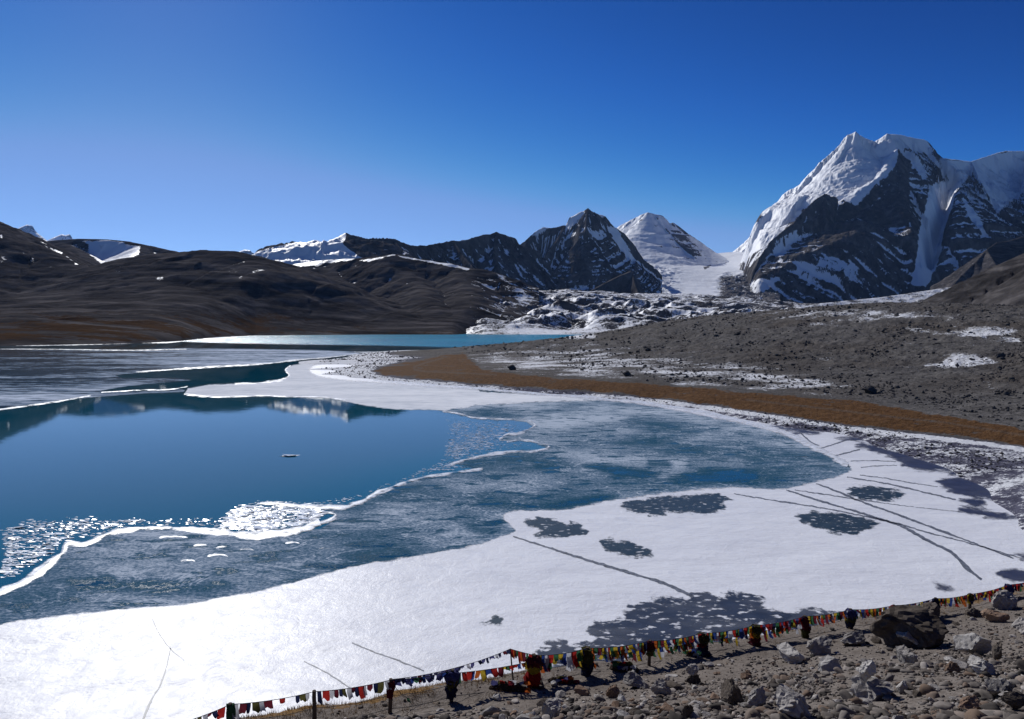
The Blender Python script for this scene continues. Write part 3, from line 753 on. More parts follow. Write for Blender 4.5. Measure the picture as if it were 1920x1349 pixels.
s_ = t.math('ADD', t.attr('snow'), t.math('MULTIPLY', t.math('SUBTRACT', n2, 0.5), 1.5))
s_ = t.math('ADD', s_, t.math('MULTIPLY', t.math('SUBTRACT', n3, 0.5), 1.0))
f_ = t.mr(s_, 0.42, 0.60, smooth=True)
bb = t.bump(t.math('ADD', t.math('MULTIPLY', n2, 1.0), t.math('MULTIPLY', n3, 0.35)), 0.9, 0.6)
t.set(t.mix(f_, rc, (0.76, 0.77, 0.80)), 0.85, bb, 0.02)
M_shore = t.m
SHORE_Z = build_shore()

# ------------------------------------------------------------------ lake: water, thin ice, snow-covered ice
def sheet_alpha(t, ns, amp, feather=1.5):
    """ragged edge: the attribute edge (photo pixels inside the outline) plus noise"""
    n = t.noise(ns, 10, 0.68)
    e = t.math('ADD', t.attr('edge'), t.math('MULTIPLY', t.math('SUBTRACT', n, 0.5), amp))
    return t.mr(e, -feather, feather, smooth=True)

# deep clear water
t = NT('lake_water_deep')
wv = t.noise(0.35, 5, 0.6, stretch=(1, 1, 1)); 
t.set((0.0, 0.080, 0.128), 0.03, t.bump(wv, 0.012, 0.3), None, 1.33)
M_water = t.m
# wind-rippled turquoise water at the head of the lake
t = NT('lake_water_turquoise')
wv = t.noise(0.05, 8, 0.72, stretch=(0.35, 1, 1)); wv2 = t.noise(0.6, 4, 0.6)
t.set(t.mix(t.mr(t.noise(0.01, 3, 0.5), 0.4, 0.6), (0.0, 0.19, 0.29), (0.0, 0.24, 0.34)), 0.22, t.bump(wv, 0.5, 4.0, t.bump(wv2, 0.35, 0.5)), None, 1.33)
M_turq = t.alpha(t.mr(t.math('ADD', t.attr('edge'), t.math('MULTIPLY', t.math('SUBTRACT', t.noise(0.02, 6, 0.6, stretch=(0.3, 1, 1)), 0.5), 3.0)), -1.2, 1.2))
# thin grey ice: frost grain over clear dark ice
def ice_mat(name, frost, clear, bias, ns=0.18, stretch=(0.55, 1.3, 1), amp=16, fe=2.0, rough=0.85, spec=0.0, ka=1.0, wid=0.25):
    t = NT(name)
    a = t.noise(ns, 9, 0.62, stretch=stretch, dist=0.6)
    b = t.noise(ns * 9, 7, 0.7, stretch=stretch)
    c = t.noise(ns * 0.22, 4, 0.5)
    k = t.math('ADD', t.math('MULTIPLY', a, 0.8 * ka), t.math('MULTIPLY', b, 0.9))
    k = t.math('ADD', k, t.math('MULTIPLY', c, 0.2 + 0.8 * (1 - ka)))
    k = t.math('ADD', k, t.attr('frost'))
    f = t.mr(k, 1.11 - bias - wid, 1.11 - bias + wid)
    col = t.mix(f, clear, frost)
    col = t.mix(t.mr(b, 0.6, 0.8, 0, 0.5), col, tuple(min(1, q * 1.7) for q in frost))
    t.set(col, t.fmix(f, 0.07, rough), t.bump(t.math('ADD', a, b), 0.15, 0.04), t.mr(f, 0.02, 0.2, 0.4, spec))
    t.alpha(sheet_alpha(t, 0.5, amp, fe))
    return t.m
t = NT('thin_grey_ice')
g1 = t.noise(4.5, 6, 0.75, stretch=(0.75, 1.1, 1)); g2 = t.noise(0.62, 7, 0.6, stretch=(0.5, 1.25, 1), dist=0.5); g3 = t.noise(0.07, 5, 0.55)
k = t.math('ADD', t.math('MULTIPLY', t.math('SUBTRACT', g1, 0.5), 1.7), t.math('MULTIPLY', t.math('SUBTRACT', g3, 0.5), 1.7))
k = t.math('ADD', t.math('ADD', k, 0.60), t.attr('frost'))
fl = t.mr(g2, 0.54, 0.63, 0.0, 0.5)              # darker flecks of clear ice
k = t.math('SUBTRACT', k, fl)
sw = t.noise(0.16, 5, 0.6, stretch=(0.6, 1.2, 1), dist=1.6)   # pale refrozen seams
k = t.math('ADD', k, t.mr(t.math('ABSOLUTE', t.math('SUBTRACT', sw, 0.5)), 0.0, 0.016, 0.34, 0.0))
f = t.mr(k, 0.05, 0.95)
col = t.ramp(f, [(0.0, (0.004, 0.044, 0.080)), (0.3, (0.022, 0.085, 0.140)), (0.62, (0.12, 0.19, 0.275)), (1.0, (0.44, 0.51, 0.60))])
t.set(col, t.mr(f, 0.0, 0.3, 0.05, 0.9), t.bump(g1, 0.12, 0.03), t.mr(f, 0.02, 0.22, 0.12, 0.0))
t.alpha(sheet_alpha(t, 0.5, 16, 2.0))
M_thin = t.m
M_streak = ice_mat('streaked_far_ice', (0.58, 0.65, 0.77), (0.022, 0.070, 0.125), 0.02, ns=0.055, stretch=(0.30, 1.0, 1), amp=4, fe=1.0, wid=0.12)
M_white = ice_mat('grey_white_ice', (0.82, 0.84, 0.88), (0.40, 0.45, 0.52), 0.30, ns=0.06, stretch=(0.5, 1.4, 1), amp=8, fe=1.2)
# wind-crusted snow on thick ice
t = NT('snow_on_ice')
a = t.noise(0.10, 8, 0.6); b = t.noise(1.1, 8, 0.65, stretch=(1, 0.8, 1), dist=0.8); c = t.noise(7.0, 5, 0.65)
col = t.mix(t.mr(a, 0.35, 0.62), (0.74, 0.75, 0.80), (0.80, 0.81, 0.85))
col = t.mix(t.mr(b, 0.55, 0.75, 0, 0.6), col, (0.60, 0.62, 0.70))
col = t.mix(t.mr(t.noise(0.35, 9, 0.7, stretch=(0.6, 1.4, 1), dist=1.2), 0.56, 0.72, 0, 0.5), col, (0.58, 0.61, 0.70))
hh = t.math('ADD', t.math('MULTIPLY', b, 0.75), t.math('MULTIPLY', c, 0.25))
t.set(col, t.mr(b, 0.3, 0.7, 0.36, 0.54), t.bump(hh, 0.6, 0.10, t.bump(t.noise(0.22, 5, 0.55, stretch=(0.7, 1.3, 1)), 0.45, 0.5)), 0.23)
M_snow = t.alpha(sheet_alpha(t, 0.8, 14, 2.0))
# bright frozen rim
t = NT('frozen_white_rim')
b = t.noise(1.4, 8, 0.7)
t.set(t.mix(t.mr(b, 0.4, 0.7), (0.84, 0.86, 0.90), (0.66, 0.70, 0.78)), 0.4, t.bump(b, 0.4, 0.1), 0.5)
M_rim = t.alpha(t.math('MULTIPLY', sheet_alpha(t, 0.35, 22, 2.0), t.mr(t.noise(1.1, 6, 0.65), 0.34, 0.5, 0.35, 1.0)))
# dark clear ice showing through the snow
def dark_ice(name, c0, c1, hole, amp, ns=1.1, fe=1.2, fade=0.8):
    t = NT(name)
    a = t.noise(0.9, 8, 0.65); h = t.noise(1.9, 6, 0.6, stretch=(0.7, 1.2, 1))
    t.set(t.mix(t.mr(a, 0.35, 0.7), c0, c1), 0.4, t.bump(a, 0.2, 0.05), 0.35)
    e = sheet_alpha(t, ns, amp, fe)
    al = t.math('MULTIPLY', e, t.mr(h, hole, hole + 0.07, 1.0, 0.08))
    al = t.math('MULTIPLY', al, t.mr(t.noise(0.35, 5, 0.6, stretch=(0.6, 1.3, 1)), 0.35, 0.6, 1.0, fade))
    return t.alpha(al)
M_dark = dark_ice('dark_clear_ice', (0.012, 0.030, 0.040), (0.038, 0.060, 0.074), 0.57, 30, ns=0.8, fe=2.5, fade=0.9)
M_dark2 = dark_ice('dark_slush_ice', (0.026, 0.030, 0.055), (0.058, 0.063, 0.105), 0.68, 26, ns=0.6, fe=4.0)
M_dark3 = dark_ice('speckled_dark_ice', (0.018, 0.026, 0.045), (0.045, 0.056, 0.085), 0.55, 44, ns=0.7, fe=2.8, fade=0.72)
t = NT('trodden_track')
a = t.noise(3.0, 7, 0.7)
t.set(t.mix(t.mr(a, 0.4, 0.65), (0.06, 0.07, 0.09), (0.22, 0.24, 0.29)), 0.5, None, 0.3)
M_track = t.alpha(t.math('MULTIPLY', sheet_alpha(t, 2.6, 3.4, 0.6), 0.85))

def poly_sheet(name, poly, z, mat, step=(5, 3), pad=14, label=None, cat=None, group=None, kind=None, frost=None, yk=1.0, parent=None):
    """a flat sheet that fills an outline on the lake; edge holds the distance inside the outline"""
    xs = [p[0] for p in poly]; ys = [p[1] for p in poly]
    x0, x1, y0, y1 = min(xs) - pad, max(xs) + pad, max(min(ys) - pad, 624), max(ys) + pad
    nx, ny = max(4, int((x1 - x0) / step[0])), max(4, int((y1 - y0) / step[1]))
    qx, qy = np.meshgrid(np.linspace(x0, x1, nx), np.linspace(y0, y1, ny))
    sd = sdf_poly(qx, qy * yk, [(a, b * yk) for a, b in poly])
    X, Y = Garr(qx, qy, z)
    at = {'edge': np.clip(sd, -40, 40), 'frost': frost(qx, qy) if frost else np.zeros(qx.shape)}
    o = grid_mesh(name, X, Y, np.full(X.shape, z), mat, at, keep=sd > -pad)
    return tag(o, label, cat, group, kind)

def ribbon(name, pts, w, z, mat, h=0.0, label=None, cat=None, group=None, kind=None, seed=0, wob=0.0):
    """a strip along a curve on the lake, w half-width in photo pixels (per point or one value)"""
    pts = np.array(pts, float); n = len(pts)
    seg = np.r_[0, np.cumsum(np.hypot(*np.diff(pts, axis=0).T))]
    m = max(8, int(seg[-1] / 3))
    s = np.linspace(0, seg[-1], m)
    # smooth curve through the points
    k = np.zeros((m, 2))
    for i in range(2):
        tan = np.gradient(pts[:, i], seg)
        j = np.clip(np.searchsorted(seg, s) - 1, 0, n - 2)
        h0 = seg[j + 1] - seg[j]; u = (s - seg[j]) / h0
        k[:, i] = (2 * u**3 - 3 * u**2 + 1) * pts[j, i] + (u**3 - 2 * u**2 + u) * h0 * tan[j] + (-2 * u**3 + 3 * u**2) * pts[j + 1, i] + (u**3 - u**2) * h0 * tan[j + 1]
    wd = np.interp(s, seg, w if hasattr(w, '__len__') else [w] * n)
    wd = wd * (1 + 0.8 * fbm(s / 40, s * 0 + seed, 3, seed))
    tg = np.gradient(k, axis=0); tg /= np.hypot(tg[:, 0], tg[:, 1])[:, None] + 1e-9
    nr = np.stack([-tg[:, 1], tg[:, 0]], -1)
    if wob: k = k + nr * (wob * fbm(s / 14, s * 0 + seed, 4, seed + 9))[:, None]
    cols = np.array([-1.9, -1.0, -0.5, 0, 0.5, 1.0, 1.9])
    q = k[:, None, :] + nr[:, None, :] * (cols[None, :] * wd[:, None])[..., None]
    q[..., 1] = np.maximum(q[..., 1], 625)
    X, Y = Garr(q[..., 0], q[..., 1], z)
    Z = z + h * np.clip(1 - np.abs(cols), 0, 1)[None, :] * np.ones((m, 1))
    e = wd[:, None] * (1 - np.abs(cols))[None, :]
    o = grid_mesh(name, X, Y, Z, mat, {'edge': e, 'frost': e * 0})
    return tag(o, label, cat, group, kind)

# water surface of the whole lake
X, Y = fan(-900, 2500, 40, 20, 1100, 40, True)
o = grid_mesh('lake_water', X, Y, 0 * X, M_water)
tag(o, 'deep blue open water of the lake mirroring the hills', None, None, 'structure')
poly_sheet('rippled_water', [(330, 640), (352, 637), (400, 632), (480, 628), (700, 625), (900, 625), (1100, 625), (1300, 627), (1200, 636), (1000, 645), (930, 652), (870, 652), (700, 648), (560, 646), (450, 644), (380, 642)], 0.004, M_turq, (5, 1), pad=6,
           label='wind-rippled turquoise water at the head of the lake', kind='structure')
# streaked ice of the far left
poly_sheet('far_ice', [(-600, 640), (-60, 655), (100, 654), (240, 656), (350, 653), (480, 655), (600, 657), (668, 660), (676, 664), (620, 670), (560, 675), (500, 682), (450, 685), (380, 689), (300, 695), (215, 704), (230, 710), (330, 709), (360, 713), (300, 718), (240, 724), (180, 734), (260, 734), (350, 730), (345, 735), (270, 738), (200, 743), (120, 750), (60, 759), (-20, 768), (-600, 860)], 0.008, M_streak, (6, 1.5), pad=6,
           label='streaked grey ice across the far left of the lake', kind='structure', frost=lambda x, y: 0.16 * sstep(100, 500, x) * sstep(720, 680, y) + 0.10 * sstep(710, 730, y) - 0.12 * sstep(672, 656, y) * sstep(250, 0, x))
# white ice along the peninsula, from the hook round to the grey bay
poly_sheet('white_ice', [(346, 739), (352, 729), (390, 722), (440, 720), (500, 717), (535, 712), (542, 703), (534, 694), (545, 686), (600, 677), (650, 671), (690, 664), (660, 660), (870, 660), (860, 690), (900, 735), (1100, 745), (1250, 765), (1100, 775), (1000, 778), (940, 776), (900, 784), (860, 776), (820, 769), (740, 768), (700, 763), (660, 756), (620, 747), (550, 744), (480, 743), (400, 745)], 0.012, M_white, (5, 2), pad=8,
           label='pale grey-white ice hooking round the peninsula', kind='structure')
# thin grey ice: the big bay on the right and the long band on the left
THIN = [(-400, 1320), (-60, 1130), (0, 1112), (60, 1085), (92, 1060), (118, 1036), (122, 1022), (160, 1018), (200, 1003), (240, 992), (300, 988), (420, 1000), (480, 1004), (540, 1003), (600, 994), (630, 975), (628, 962), (600, 952), (650, 951), (690, 936), (740, 913), (800, 895), (862, 886), (898, 878), (848, 871), (880, 861), (930, 851), (975, 846), (1015, 844), (1026, 839), (1008, 832), (978, 825), (938, 826), (946, 819), (990, 806), (1000, 798), (985, 791), (950, 787), (905, 786), (870, 780), (830, 771), (900, 760), (1000, 755), (1150, 750), (1300, 772), (1420, 798), (1500, 828), (1540, 848), (1600, 880), (1600, 900), (1480, 925), (1360, 925), (1200, 940), (1080, 965), (960, 975), (980, 1000), (900, 1035), (760, 1060), (560, 1105), (420, 1135), (250, 1155), (0, 1185), (-400, 1390)]
def frost_thin(x, y):
    f = 0.06 * sstep(860, 800, y) + 0.10 * sstep(820, 770, y)
    for v, fe, pl in ((-0.5, 6, [(1090, 872), (1140, 874), (1225, 884), (1236, 891), (1200, 895), (1160, 892), (1120, 882)]), (-0.3, 6, [(1000, 870), (1040, 872), (1045, 878), (1005, 878)]), (-0.4, 7, [(1215, 862), (1260, 868), (1255, 876), (1215, 874)]), (-0.4, 8, [(1250, 895), (1330, 880), (1420, 886), (1420, 900), (1340, 908), (1270, 905)]), (-0.45, 6, [(985, 951), (1060, 940), (1130, 927), (1160, 930), (1100, 945), (1040, 955)]), (-0.38, 12, [(330, 1095), (420, 1092), (440, 1102), (380, 1115), (250, 1110), (150, 1105), (130, 1090), (200, 1082)]), (-0.28, 10, [(640, 1040), (720, 1035), (740, 1045), (680, 1052)]), (-0.3, 10, [(860, 980), (940, 975), (950, 990), (900, 1005)]), (0.3, 8, [(1250, 860), (1290, 858), (1285, 880), (1265, 878)]), (-0.25, 30, [(1400, 840), (1500, 850), (1560, 880), (1450, 905), (1400, 890)]), (0.3, 8, [(1010, 800), (1060, 786), (1180, 780), (1160, 792), (1050, 805)]), (0.22, 8, [(180, 1068), (240, 1058), (270, 1080), (230, 1085)])):
        f = f + v * sstep(-fe, fe, sdf_poly(x, y, pl))
    return f
poly_sheet('thin_ice', THIN, 0.016, M_thin, (5, 3), label='thin frosted grey ice between open water and snow', kind='structure', frost=frost_thin)
# snow-covered ice
SNOW = [(-500, 1270), (-100, 1192), (0, 1172), (60, 1161), (140, 1151), (250, 1141), (330, 1136), (420, 1121), (480, 1110), (560, 1090), (640, 1068), (700, 1056), (760, 1046), (820, 1036), (860, 1029), (905, 1019), (935, 1008), (962, 1000), (967, 993), (950, 980), (941, 968), (950, 960), (1000, 957), (1060, 956), (1100, 948), (1150, 938), (1220, 928), (1290, 920), (1360, 914), (1420, 916), (1470, 918), (1520, 906), (1570, 894), (1598, 882), (1590, 872), (1560, 857), (1530, 845), (1500, 830), (1470, 815), (1400, 796), (1350, 786), (1280, 772), (1200, 758), (1100, 747), (1000, 740), (900, 731), (800, 725), (720, 719), (640, 713), (600, 707), (578, 697), (585, 687), (640, 674), (700, 662), (760, 660), (870, 658),
        (880, 690), (900, 715), (1100, 735), (1300, 754), (1500, 782), (1700, 810), (1930, 838), (2200, 900), (2500, 1000), (2500, 1600), (-500, 1600)]
poly_sheet('snow_field', SNOW, 0.030, M_snow, (10, 5), label='white snow crust over the frozen near side of the lake', kind='structure')

# bright rims where ice froze in ridges
RIMS = [
    ([(-20, 1122), (0, 1112), (40, 1094), (75, 1072), (100, 1050), (120, 1034), (122, 1024), (160, 1020), (200, 1003), (240, 994), (300, 990), (360, 993), (420, 1000), (480, 1003), (530, 1000), (570, 992), (600, 980)], [6, 8, 9, 10, 9, 7, 6, 6, 7, 6, 6, 6, 8, 9, 10, 10, 8], 'broad bright ice ridge curving from the left edge'),
    ([(488, 944), (520, 945), (560, 949), (610, 951), (650, 950), (682, 940), (702, 928), (740, 912), (790, 897), (840, 888), (880, 883), (905, 879)], [2, 4, 5, 6, 5, 5, 5, 4, 4, 3, 3, 2], 'bright ice rim bounding the open water below'),
    ([(600, 982), (622, 974), (630, 966), (620, 962), (600, 966), (580, 974)], [4, 4, 4, 3, 2, 2], 'small looped ice rim at the end of the broad ridge'),
    ([(845, 871), (880, 861), (925, 851), (960, 847), (1010, 845), (1030, 838), (1012, 831), (985, 826), (950, 828)], [2, 3, 3, 2.5, 2.5, 2, 2, 2, 2], 'bright rim round the middle water inlet'),
    ([(936, 825), (945, 818), (970, 813), (990, 806), (1004, 797), (995, 790), (960, 787)], [2, 3, 4, 4, 3, 2, 1.5], 'bright rim round the upper water inlet'),
    ([(960, 787), (920, 785), (890, 784), (862, 776), (830, 771)], [1.5, 2, 2, 2, 2], 'thin pale rim along the upper right of the pool'),
    ([(345, 740), (400, 744.5), (480, 742.5), (550, 744), (620, 746), (655, 752)], [2, 2, 1.6, 1.6, 2, 2], 'thin white rim along the hook of ice above the pool'),
    ([(-60, 775), (0, 768), (60, 760), (120, 751), (170, 742)], [1.5, 2, 2, 1.5, 1], 'white rim of the far ice beside the left edge'),
    ([(255, 698), (330, 692.5), (400, 688), (450, 685.5), (500, 682), (560, 675), (620, 670), (670, 664)], [1.2, 1.8, 2.0, 2, 1.6, 1.4, 1.2, 1], 'white rim above the dark wedge of water'),
    ([(190, 736), (260, 732), (330, 729), (352, 725)], [0.8, 1.2, 1.0, 0.8], 'thin white rim under the narrow lead of water'),
    ([(545, 686), (536, 694), (543, 704), (530, 712), (500, 717), (440, 720)], [2, 3, 3, 3, 2, 2], 'white edge of the hook facing the dark wedge of water'),
    ([(0, 648), (100, 647.5), (180, 645.5), (260, 642.5), (330, 641), (360, 636), (400, 632.5)], [0.9, 0.9, 1.3, 1.5, 1.6, 1.3, 0.7], 'white ice line along the foot of the left hillside'),
    ([(700, 713), (800, 720), (900, 727), (1000, 736), (1100, 743), (1200, 753), (1300, 769), (1400, 792), (1470, 810), (1510, 830), (1550, 850), (1590, 873)], [2, 3, 3, 3, 3, 3.5, 4, 5, 6, 7, 7, 6], 'bright snow rim along the stony shore'),
    ([(-20, 655), (60, 655), (150, 656), (250, 657), (350, 655)], [0.5, 0.8, 0.6, 0.7, 0.5], 'faint white line across the far ice')]
for i, (pts, w, lb) in enumerate(RIMS):
    ribbon('ice_ridge', pts, [q * (0.66 if pts[0][1] > 860 or pts[-1][1] > 860 else 0.5) for q in w], 0.034, M_rim, h=0.05, label=lb, cat='ice ridge', group='white ice rims', seed=i)
# ------------------------------------------------------------------ marks on the snow: dark ice windows, tracks, loose ice
Z1 = 0.036
PATCHES = [
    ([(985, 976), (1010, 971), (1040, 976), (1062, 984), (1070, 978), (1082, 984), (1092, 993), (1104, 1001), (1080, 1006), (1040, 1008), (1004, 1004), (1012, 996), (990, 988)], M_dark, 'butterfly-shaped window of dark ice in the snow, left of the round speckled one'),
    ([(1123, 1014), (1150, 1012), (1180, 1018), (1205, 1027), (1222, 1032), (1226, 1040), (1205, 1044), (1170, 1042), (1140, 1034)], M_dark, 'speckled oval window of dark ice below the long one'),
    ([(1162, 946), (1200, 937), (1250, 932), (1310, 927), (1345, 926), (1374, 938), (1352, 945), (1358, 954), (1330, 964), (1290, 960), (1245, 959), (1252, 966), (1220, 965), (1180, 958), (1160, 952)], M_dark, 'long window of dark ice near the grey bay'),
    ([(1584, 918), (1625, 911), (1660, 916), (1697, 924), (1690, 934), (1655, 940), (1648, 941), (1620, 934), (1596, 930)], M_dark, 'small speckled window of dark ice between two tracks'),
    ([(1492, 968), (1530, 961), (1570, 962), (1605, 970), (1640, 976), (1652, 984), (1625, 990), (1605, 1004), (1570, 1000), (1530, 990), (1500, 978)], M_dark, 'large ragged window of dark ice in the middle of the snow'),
    ([(1604, 836), (1620, 831), (1660, 838), (1700, 848), (1740, 862), (1780, 874), (1812, 888), (1800, 892), (1760, 884), (1720, 880), (1690, 874), (1684, 862), (1650, 848), (1625, 842)], M_dark2, 'purple-grey slush strip beside the stony shore'),
    ([(1752, 903), (1790, 894), (1830, 894), (1865, 904), (1895, 918), (1880, 926), (1860, 936), (1820, 930), (1780, 920)], M_dark2, 'broad purple-grey slush patch by the shore'),
    ([(1796, 938), (1820, 934), (1848, 940), (1852, 947), (1830, 950)], M_dark2, 'smaller of two dark lens-shaped slush patches by the right edge'),
    ([(1796, 953), (1830, 952), (1880, 962), (1904, 970), (1870, 973), (1830, 966)], M_dark2, 'longer of two dark lens-shaped slush patches by the right edge'),
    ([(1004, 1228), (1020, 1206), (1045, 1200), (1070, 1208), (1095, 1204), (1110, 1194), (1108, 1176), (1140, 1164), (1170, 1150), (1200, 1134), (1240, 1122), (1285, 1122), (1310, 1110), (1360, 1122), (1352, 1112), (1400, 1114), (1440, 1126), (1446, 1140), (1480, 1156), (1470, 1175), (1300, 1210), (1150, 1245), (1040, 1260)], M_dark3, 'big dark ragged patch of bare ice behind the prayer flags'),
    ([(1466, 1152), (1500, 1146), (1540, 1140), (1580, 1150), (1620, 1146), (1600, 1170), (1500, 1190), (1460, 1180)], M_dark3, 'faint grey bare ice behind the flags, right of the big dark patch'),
    ([(905, 1170), (915, 1165), (932, 1162), (938, 1168), (925, 1171)], M_dark, 'tiny dark hole in the snow left of the big dark patch'),
    ([(919, 1158), (926, 1156), (931, 1158), (925, 1160)], M_dark, 'tiniest dark fleck in the snow above a dark hole'),
    ([(1750, 1092), (1775, 1096), (1790, 1104), (1775, 1108), (1760, 1102)], M_dark2, 'dark sliver in the snow beyond the far posts'),
    ([(1866, 1072), (1890, 1066), (1930, 1070), (1960, 1085), (1930, 1092), (1885, 1088)], M_dark2, 'dark slush at the right edge beyond the last post'),
    ([(1895, 1040), (1925, 1036), (1960, 1044), (1920, 1050)], M_dark2, 'thin dark slush mark at the right edge where two tracks end'),
    ([(1565, 806), (1600, 802), (1680, 812), (1760, 830), (1750, 838), (1690, 828), (1620, 815)], M_dark2, 'purple slush fringe under the grass bank'),
    ([(1440, 800), (1500, 803), (1545, 812), (1500, 814)], M_dark2, 'small grey slush streak at the shore above the tracks'),
    ([(1565, 822), (1600, 819), (1640, 825), (1600, 828)], M_dark2, 'short grey slush streak beside the crossing tracks'),
]
def ragged(pl, amp, seed):
    out = []
    for (ax, ay), (bx, by) in zip(pl, pl[1:] + pl[:1]):
        n = max(1, int(math.hypot(bx - ax, by - ay) / 5))
        for k in range(n):
            f = k / n; x, y = ax + (bx - ax) * f, ay + (by - ay) * f
            out.append((x + amp * 2.6 * float(perlin(np.array(x / 9 + seed), np.array(y / 4), seed)), y + amp * 0.6 * float(perlin(np.array(x / 13), np.array(y / 7 + seed), seed + 3))))
    return out
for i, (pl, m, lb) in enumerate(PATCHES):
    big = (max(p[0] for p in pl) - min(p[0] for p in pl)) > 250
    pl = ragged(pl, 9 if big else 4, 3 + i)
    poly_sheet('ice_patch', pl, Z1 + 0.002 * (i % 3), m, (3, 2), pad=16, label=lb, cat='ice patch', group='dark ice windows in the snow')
TRACKS = [
    ([(962, 1006), (1000, 1018), (1050, 1034), (1100, 1050), (1150, 1065), (1200, 1080), (1240, 1092), (1270, 1105), (1300, 1119)], [1.0, 1.4, 1.8, 2.2, 2.4, 2.4, 2.6, 2.6, 2.8], 'single straight track running to the big dark patch'),
    ([(1376, 926), (1440, 937), (1500, 946), (1560, 956), (1620, 968), (1690, 984), (1740, 999), (1800, 1014), (1915, 1047)], [0.7, 0.9, 1.0, 1.0, 1.2, 1.4, 1.1, 0.9, 0.7], 'thin track starting beside the long ice window'),
    ([(1474, 919), (1520, 934), (1560, 946), (1640, 970), (1690, 987), (1740, 1014), (1790, 1041), (1812, 1064), (1840, 1087)], [1.0, 1.4, 1.6, 1.6, 2.0, 2.2, 2.8, 4.0, 2.0], 'heaviest track curving down to the right edge of the flags'),
    ([(1530, 907), (1570, 922), (1600, 935), (1680, 964), (1760, 994), (1840, 1024), (1900, 1047)], [1.0, 1.5, 1.5, 1.7, 1.7, 1.4, 1.0], 'long dark track passing under the small ice window'),
    ([(1588, 895), (1640, 903), (1690, 913), (1740, 925), (1792, 937)], [0.8, 1.0, 1.2, 1.2, 1.0], 'track from the point of the grey bay to the slush lenses'),
    ([(1612, 891), (1660, 897), (1710, 906), (1758, 913)], [0.6, 0.7, 0.7, 0.6], 'thin track ending at the broad slush patch'),
    ([(1490, 919), (1550, 928), (1610, 937), (1700, 949), (1800, 960)], [0.7, 0.9, 0.8, 0.5, 0.4], 'faint straight track to the longer slush lens'),
    ([(1500, 812), (1512, 822), (1522, 830), (1536, 836)], [0.8, 1.0, 1.0, 0.6], 'short crooked track by the upper shore'),
    ([(1534, 842), (1556, 836), (1574, 830), (1586, 825)], [0.7, 1.0, 1.0, 0.6], 'short track slanting up to a slush streak'),
    ([(1566, 854), (1590, 849), (1612, 843)], [0.8, 1.2, 0.8], 'short dark track under the slanting one'),
    ([(1595, 865), (1640, 864), (1680, 866)], [0.5, 0.6, 0.5], 'thin level track left of the purple slush strip'),
    ([(1614, 877), (1640, 874), (1682, 873)], [0.5, 0.6, 0.5], 'thin level track under another beside the slush strip'),
    ([(660, 1205), (700, 1222), (740, 1236), (795, 1258)], [0.7, 1.0, 1.0, 0.8], 'faint track running down to the flag line'),
    ([(570, 1240), (610, 1260), (660, 1292)], [0.6, 0.9, 0.9], 'faint track left of another, ending at the flag line'),
    ([(320, 1215), (312, 1250), (300, 1285), (285, 1310), (268, 1349)], [0.7, 0.9, 1.3, 1.6, 2.0], 'dotted footprints coming down to the bottom edge'),
    ([(285, 1160), (300, 1190), (318, 1215), (345, 1238)], [0.5, 0.6, 0.6, 0.5], 'faint footprints in the glare of the snow'),
]
for i, (pl, w, lb) in enumerate(TRACKS):
    ribbon('snow_track', pl, w, Z1 + 0.008, M_track, label=lb, cat='track', group='tracks across the snow', seed=50 + i, wob=1.6)

# pale blisters on the thin ice
for i, (x, y, rx, ry, lb) in enumerate(((408, 1046, 20, 6, 'largest pale blister on the thin ice, nearest the snow'), (352, 1054, 14, 3.5, 'pale blister left of the largest one'), (420, 1029, 16, 3.5, 'pale blister just beyond the largest one'), (462, 1033, 14, 3, 'pale blister right of the pair beyond the largest'), (376, 1025, 14, 3.5, 'pale blister midway to the broad ridge'), (325, 1010, 28, 4, 'long pale blister under the broad ridge'), (608, 1032, 12, 4, 'lone pale blister right of all the others'), (548, 1020, 14, 3, 'flat pale blister between the lone one and the pair'))):
    pts = [(x + rx * math.cos(a), y + ry * math.sin(a)) for a in np.linspace(math.radians(200), math.radians(-20 + 360 * 0.9 + 40), 14)]
    ribbon('ice_blister', pts, [0.4] + [1.1] * 6 + [0.7] * 6 + [0.3], 0.026, M_rim, label=lb, cat='ice blister', group='ice blisters', seed=80 + i, wob=1.0)

# loose ice flakes glittering along the water's edge
rng = np.random.default_rng(7)
def flakes(name, zone, n, size, label):
    V = []; Fc = []
    pl = np.array(zone)
    x0, y0 = pl.min(0); x1, y1 = pl.max(0)
    cnt = 0
    while cnt < n:
        x = rng.uniform(x0, x1, n); y = rng.uniform(y0, y1, n)
        sd = sdf_poly(x, y, zone)
        dens = 0.5 + 0.9 * fbm(x / 40, y / 14, 4, 17)
        ok = (sd > 0) & (rng.random(n) < dens * sstep(-2, 14, sd))
        for a, b in zip(x[ok], y[ok]):
            X, Y, _ = G(a, b)
            r = size * rng.lognormal(0, 0.5)
            an = rng.uniform(0, 6.28); tl = rng.normal(0, 0.10, 2)
            k = len(V)
            for j in range(5):
                q = an + j * 1.257 + rng.normal(0, 0.25)
                ex, ey = 2.4 * r * math.cos(q) * rng.uniform(0.6, 1.2), r * math.sin(q) * rng.uniform(0.6, 1.2)
                V.append((X + ex, Y + ey, 0.012 + max(-0.008, ex * tl[0] + ey * tl[1])))
            V.append((X, Y, 0.02)) 
            for j in range(5): Fc.append((k + j, k + (j + 1) % 5, k + 5))
            cnt += 1
            if cnt >= n: break
    o = np_mesh(name, V, Fc, M_flake, None, False)
    tag(o, label, None, None, 'stuff')
t = NT('loose_ice_flakes')
t.set((0.62, 0.68, 0.76), 0.25, None, 0.6)
M_flake = t.m
flakes('ice_flakes', [(440, 948), (480, 938), (560, 942), (620, 952), (600, 975), (560, 992), (480, 1000), (420, 996), (400, 985)], 2300, 0.075, 'loose white ice flakes crowding between two ice rims')
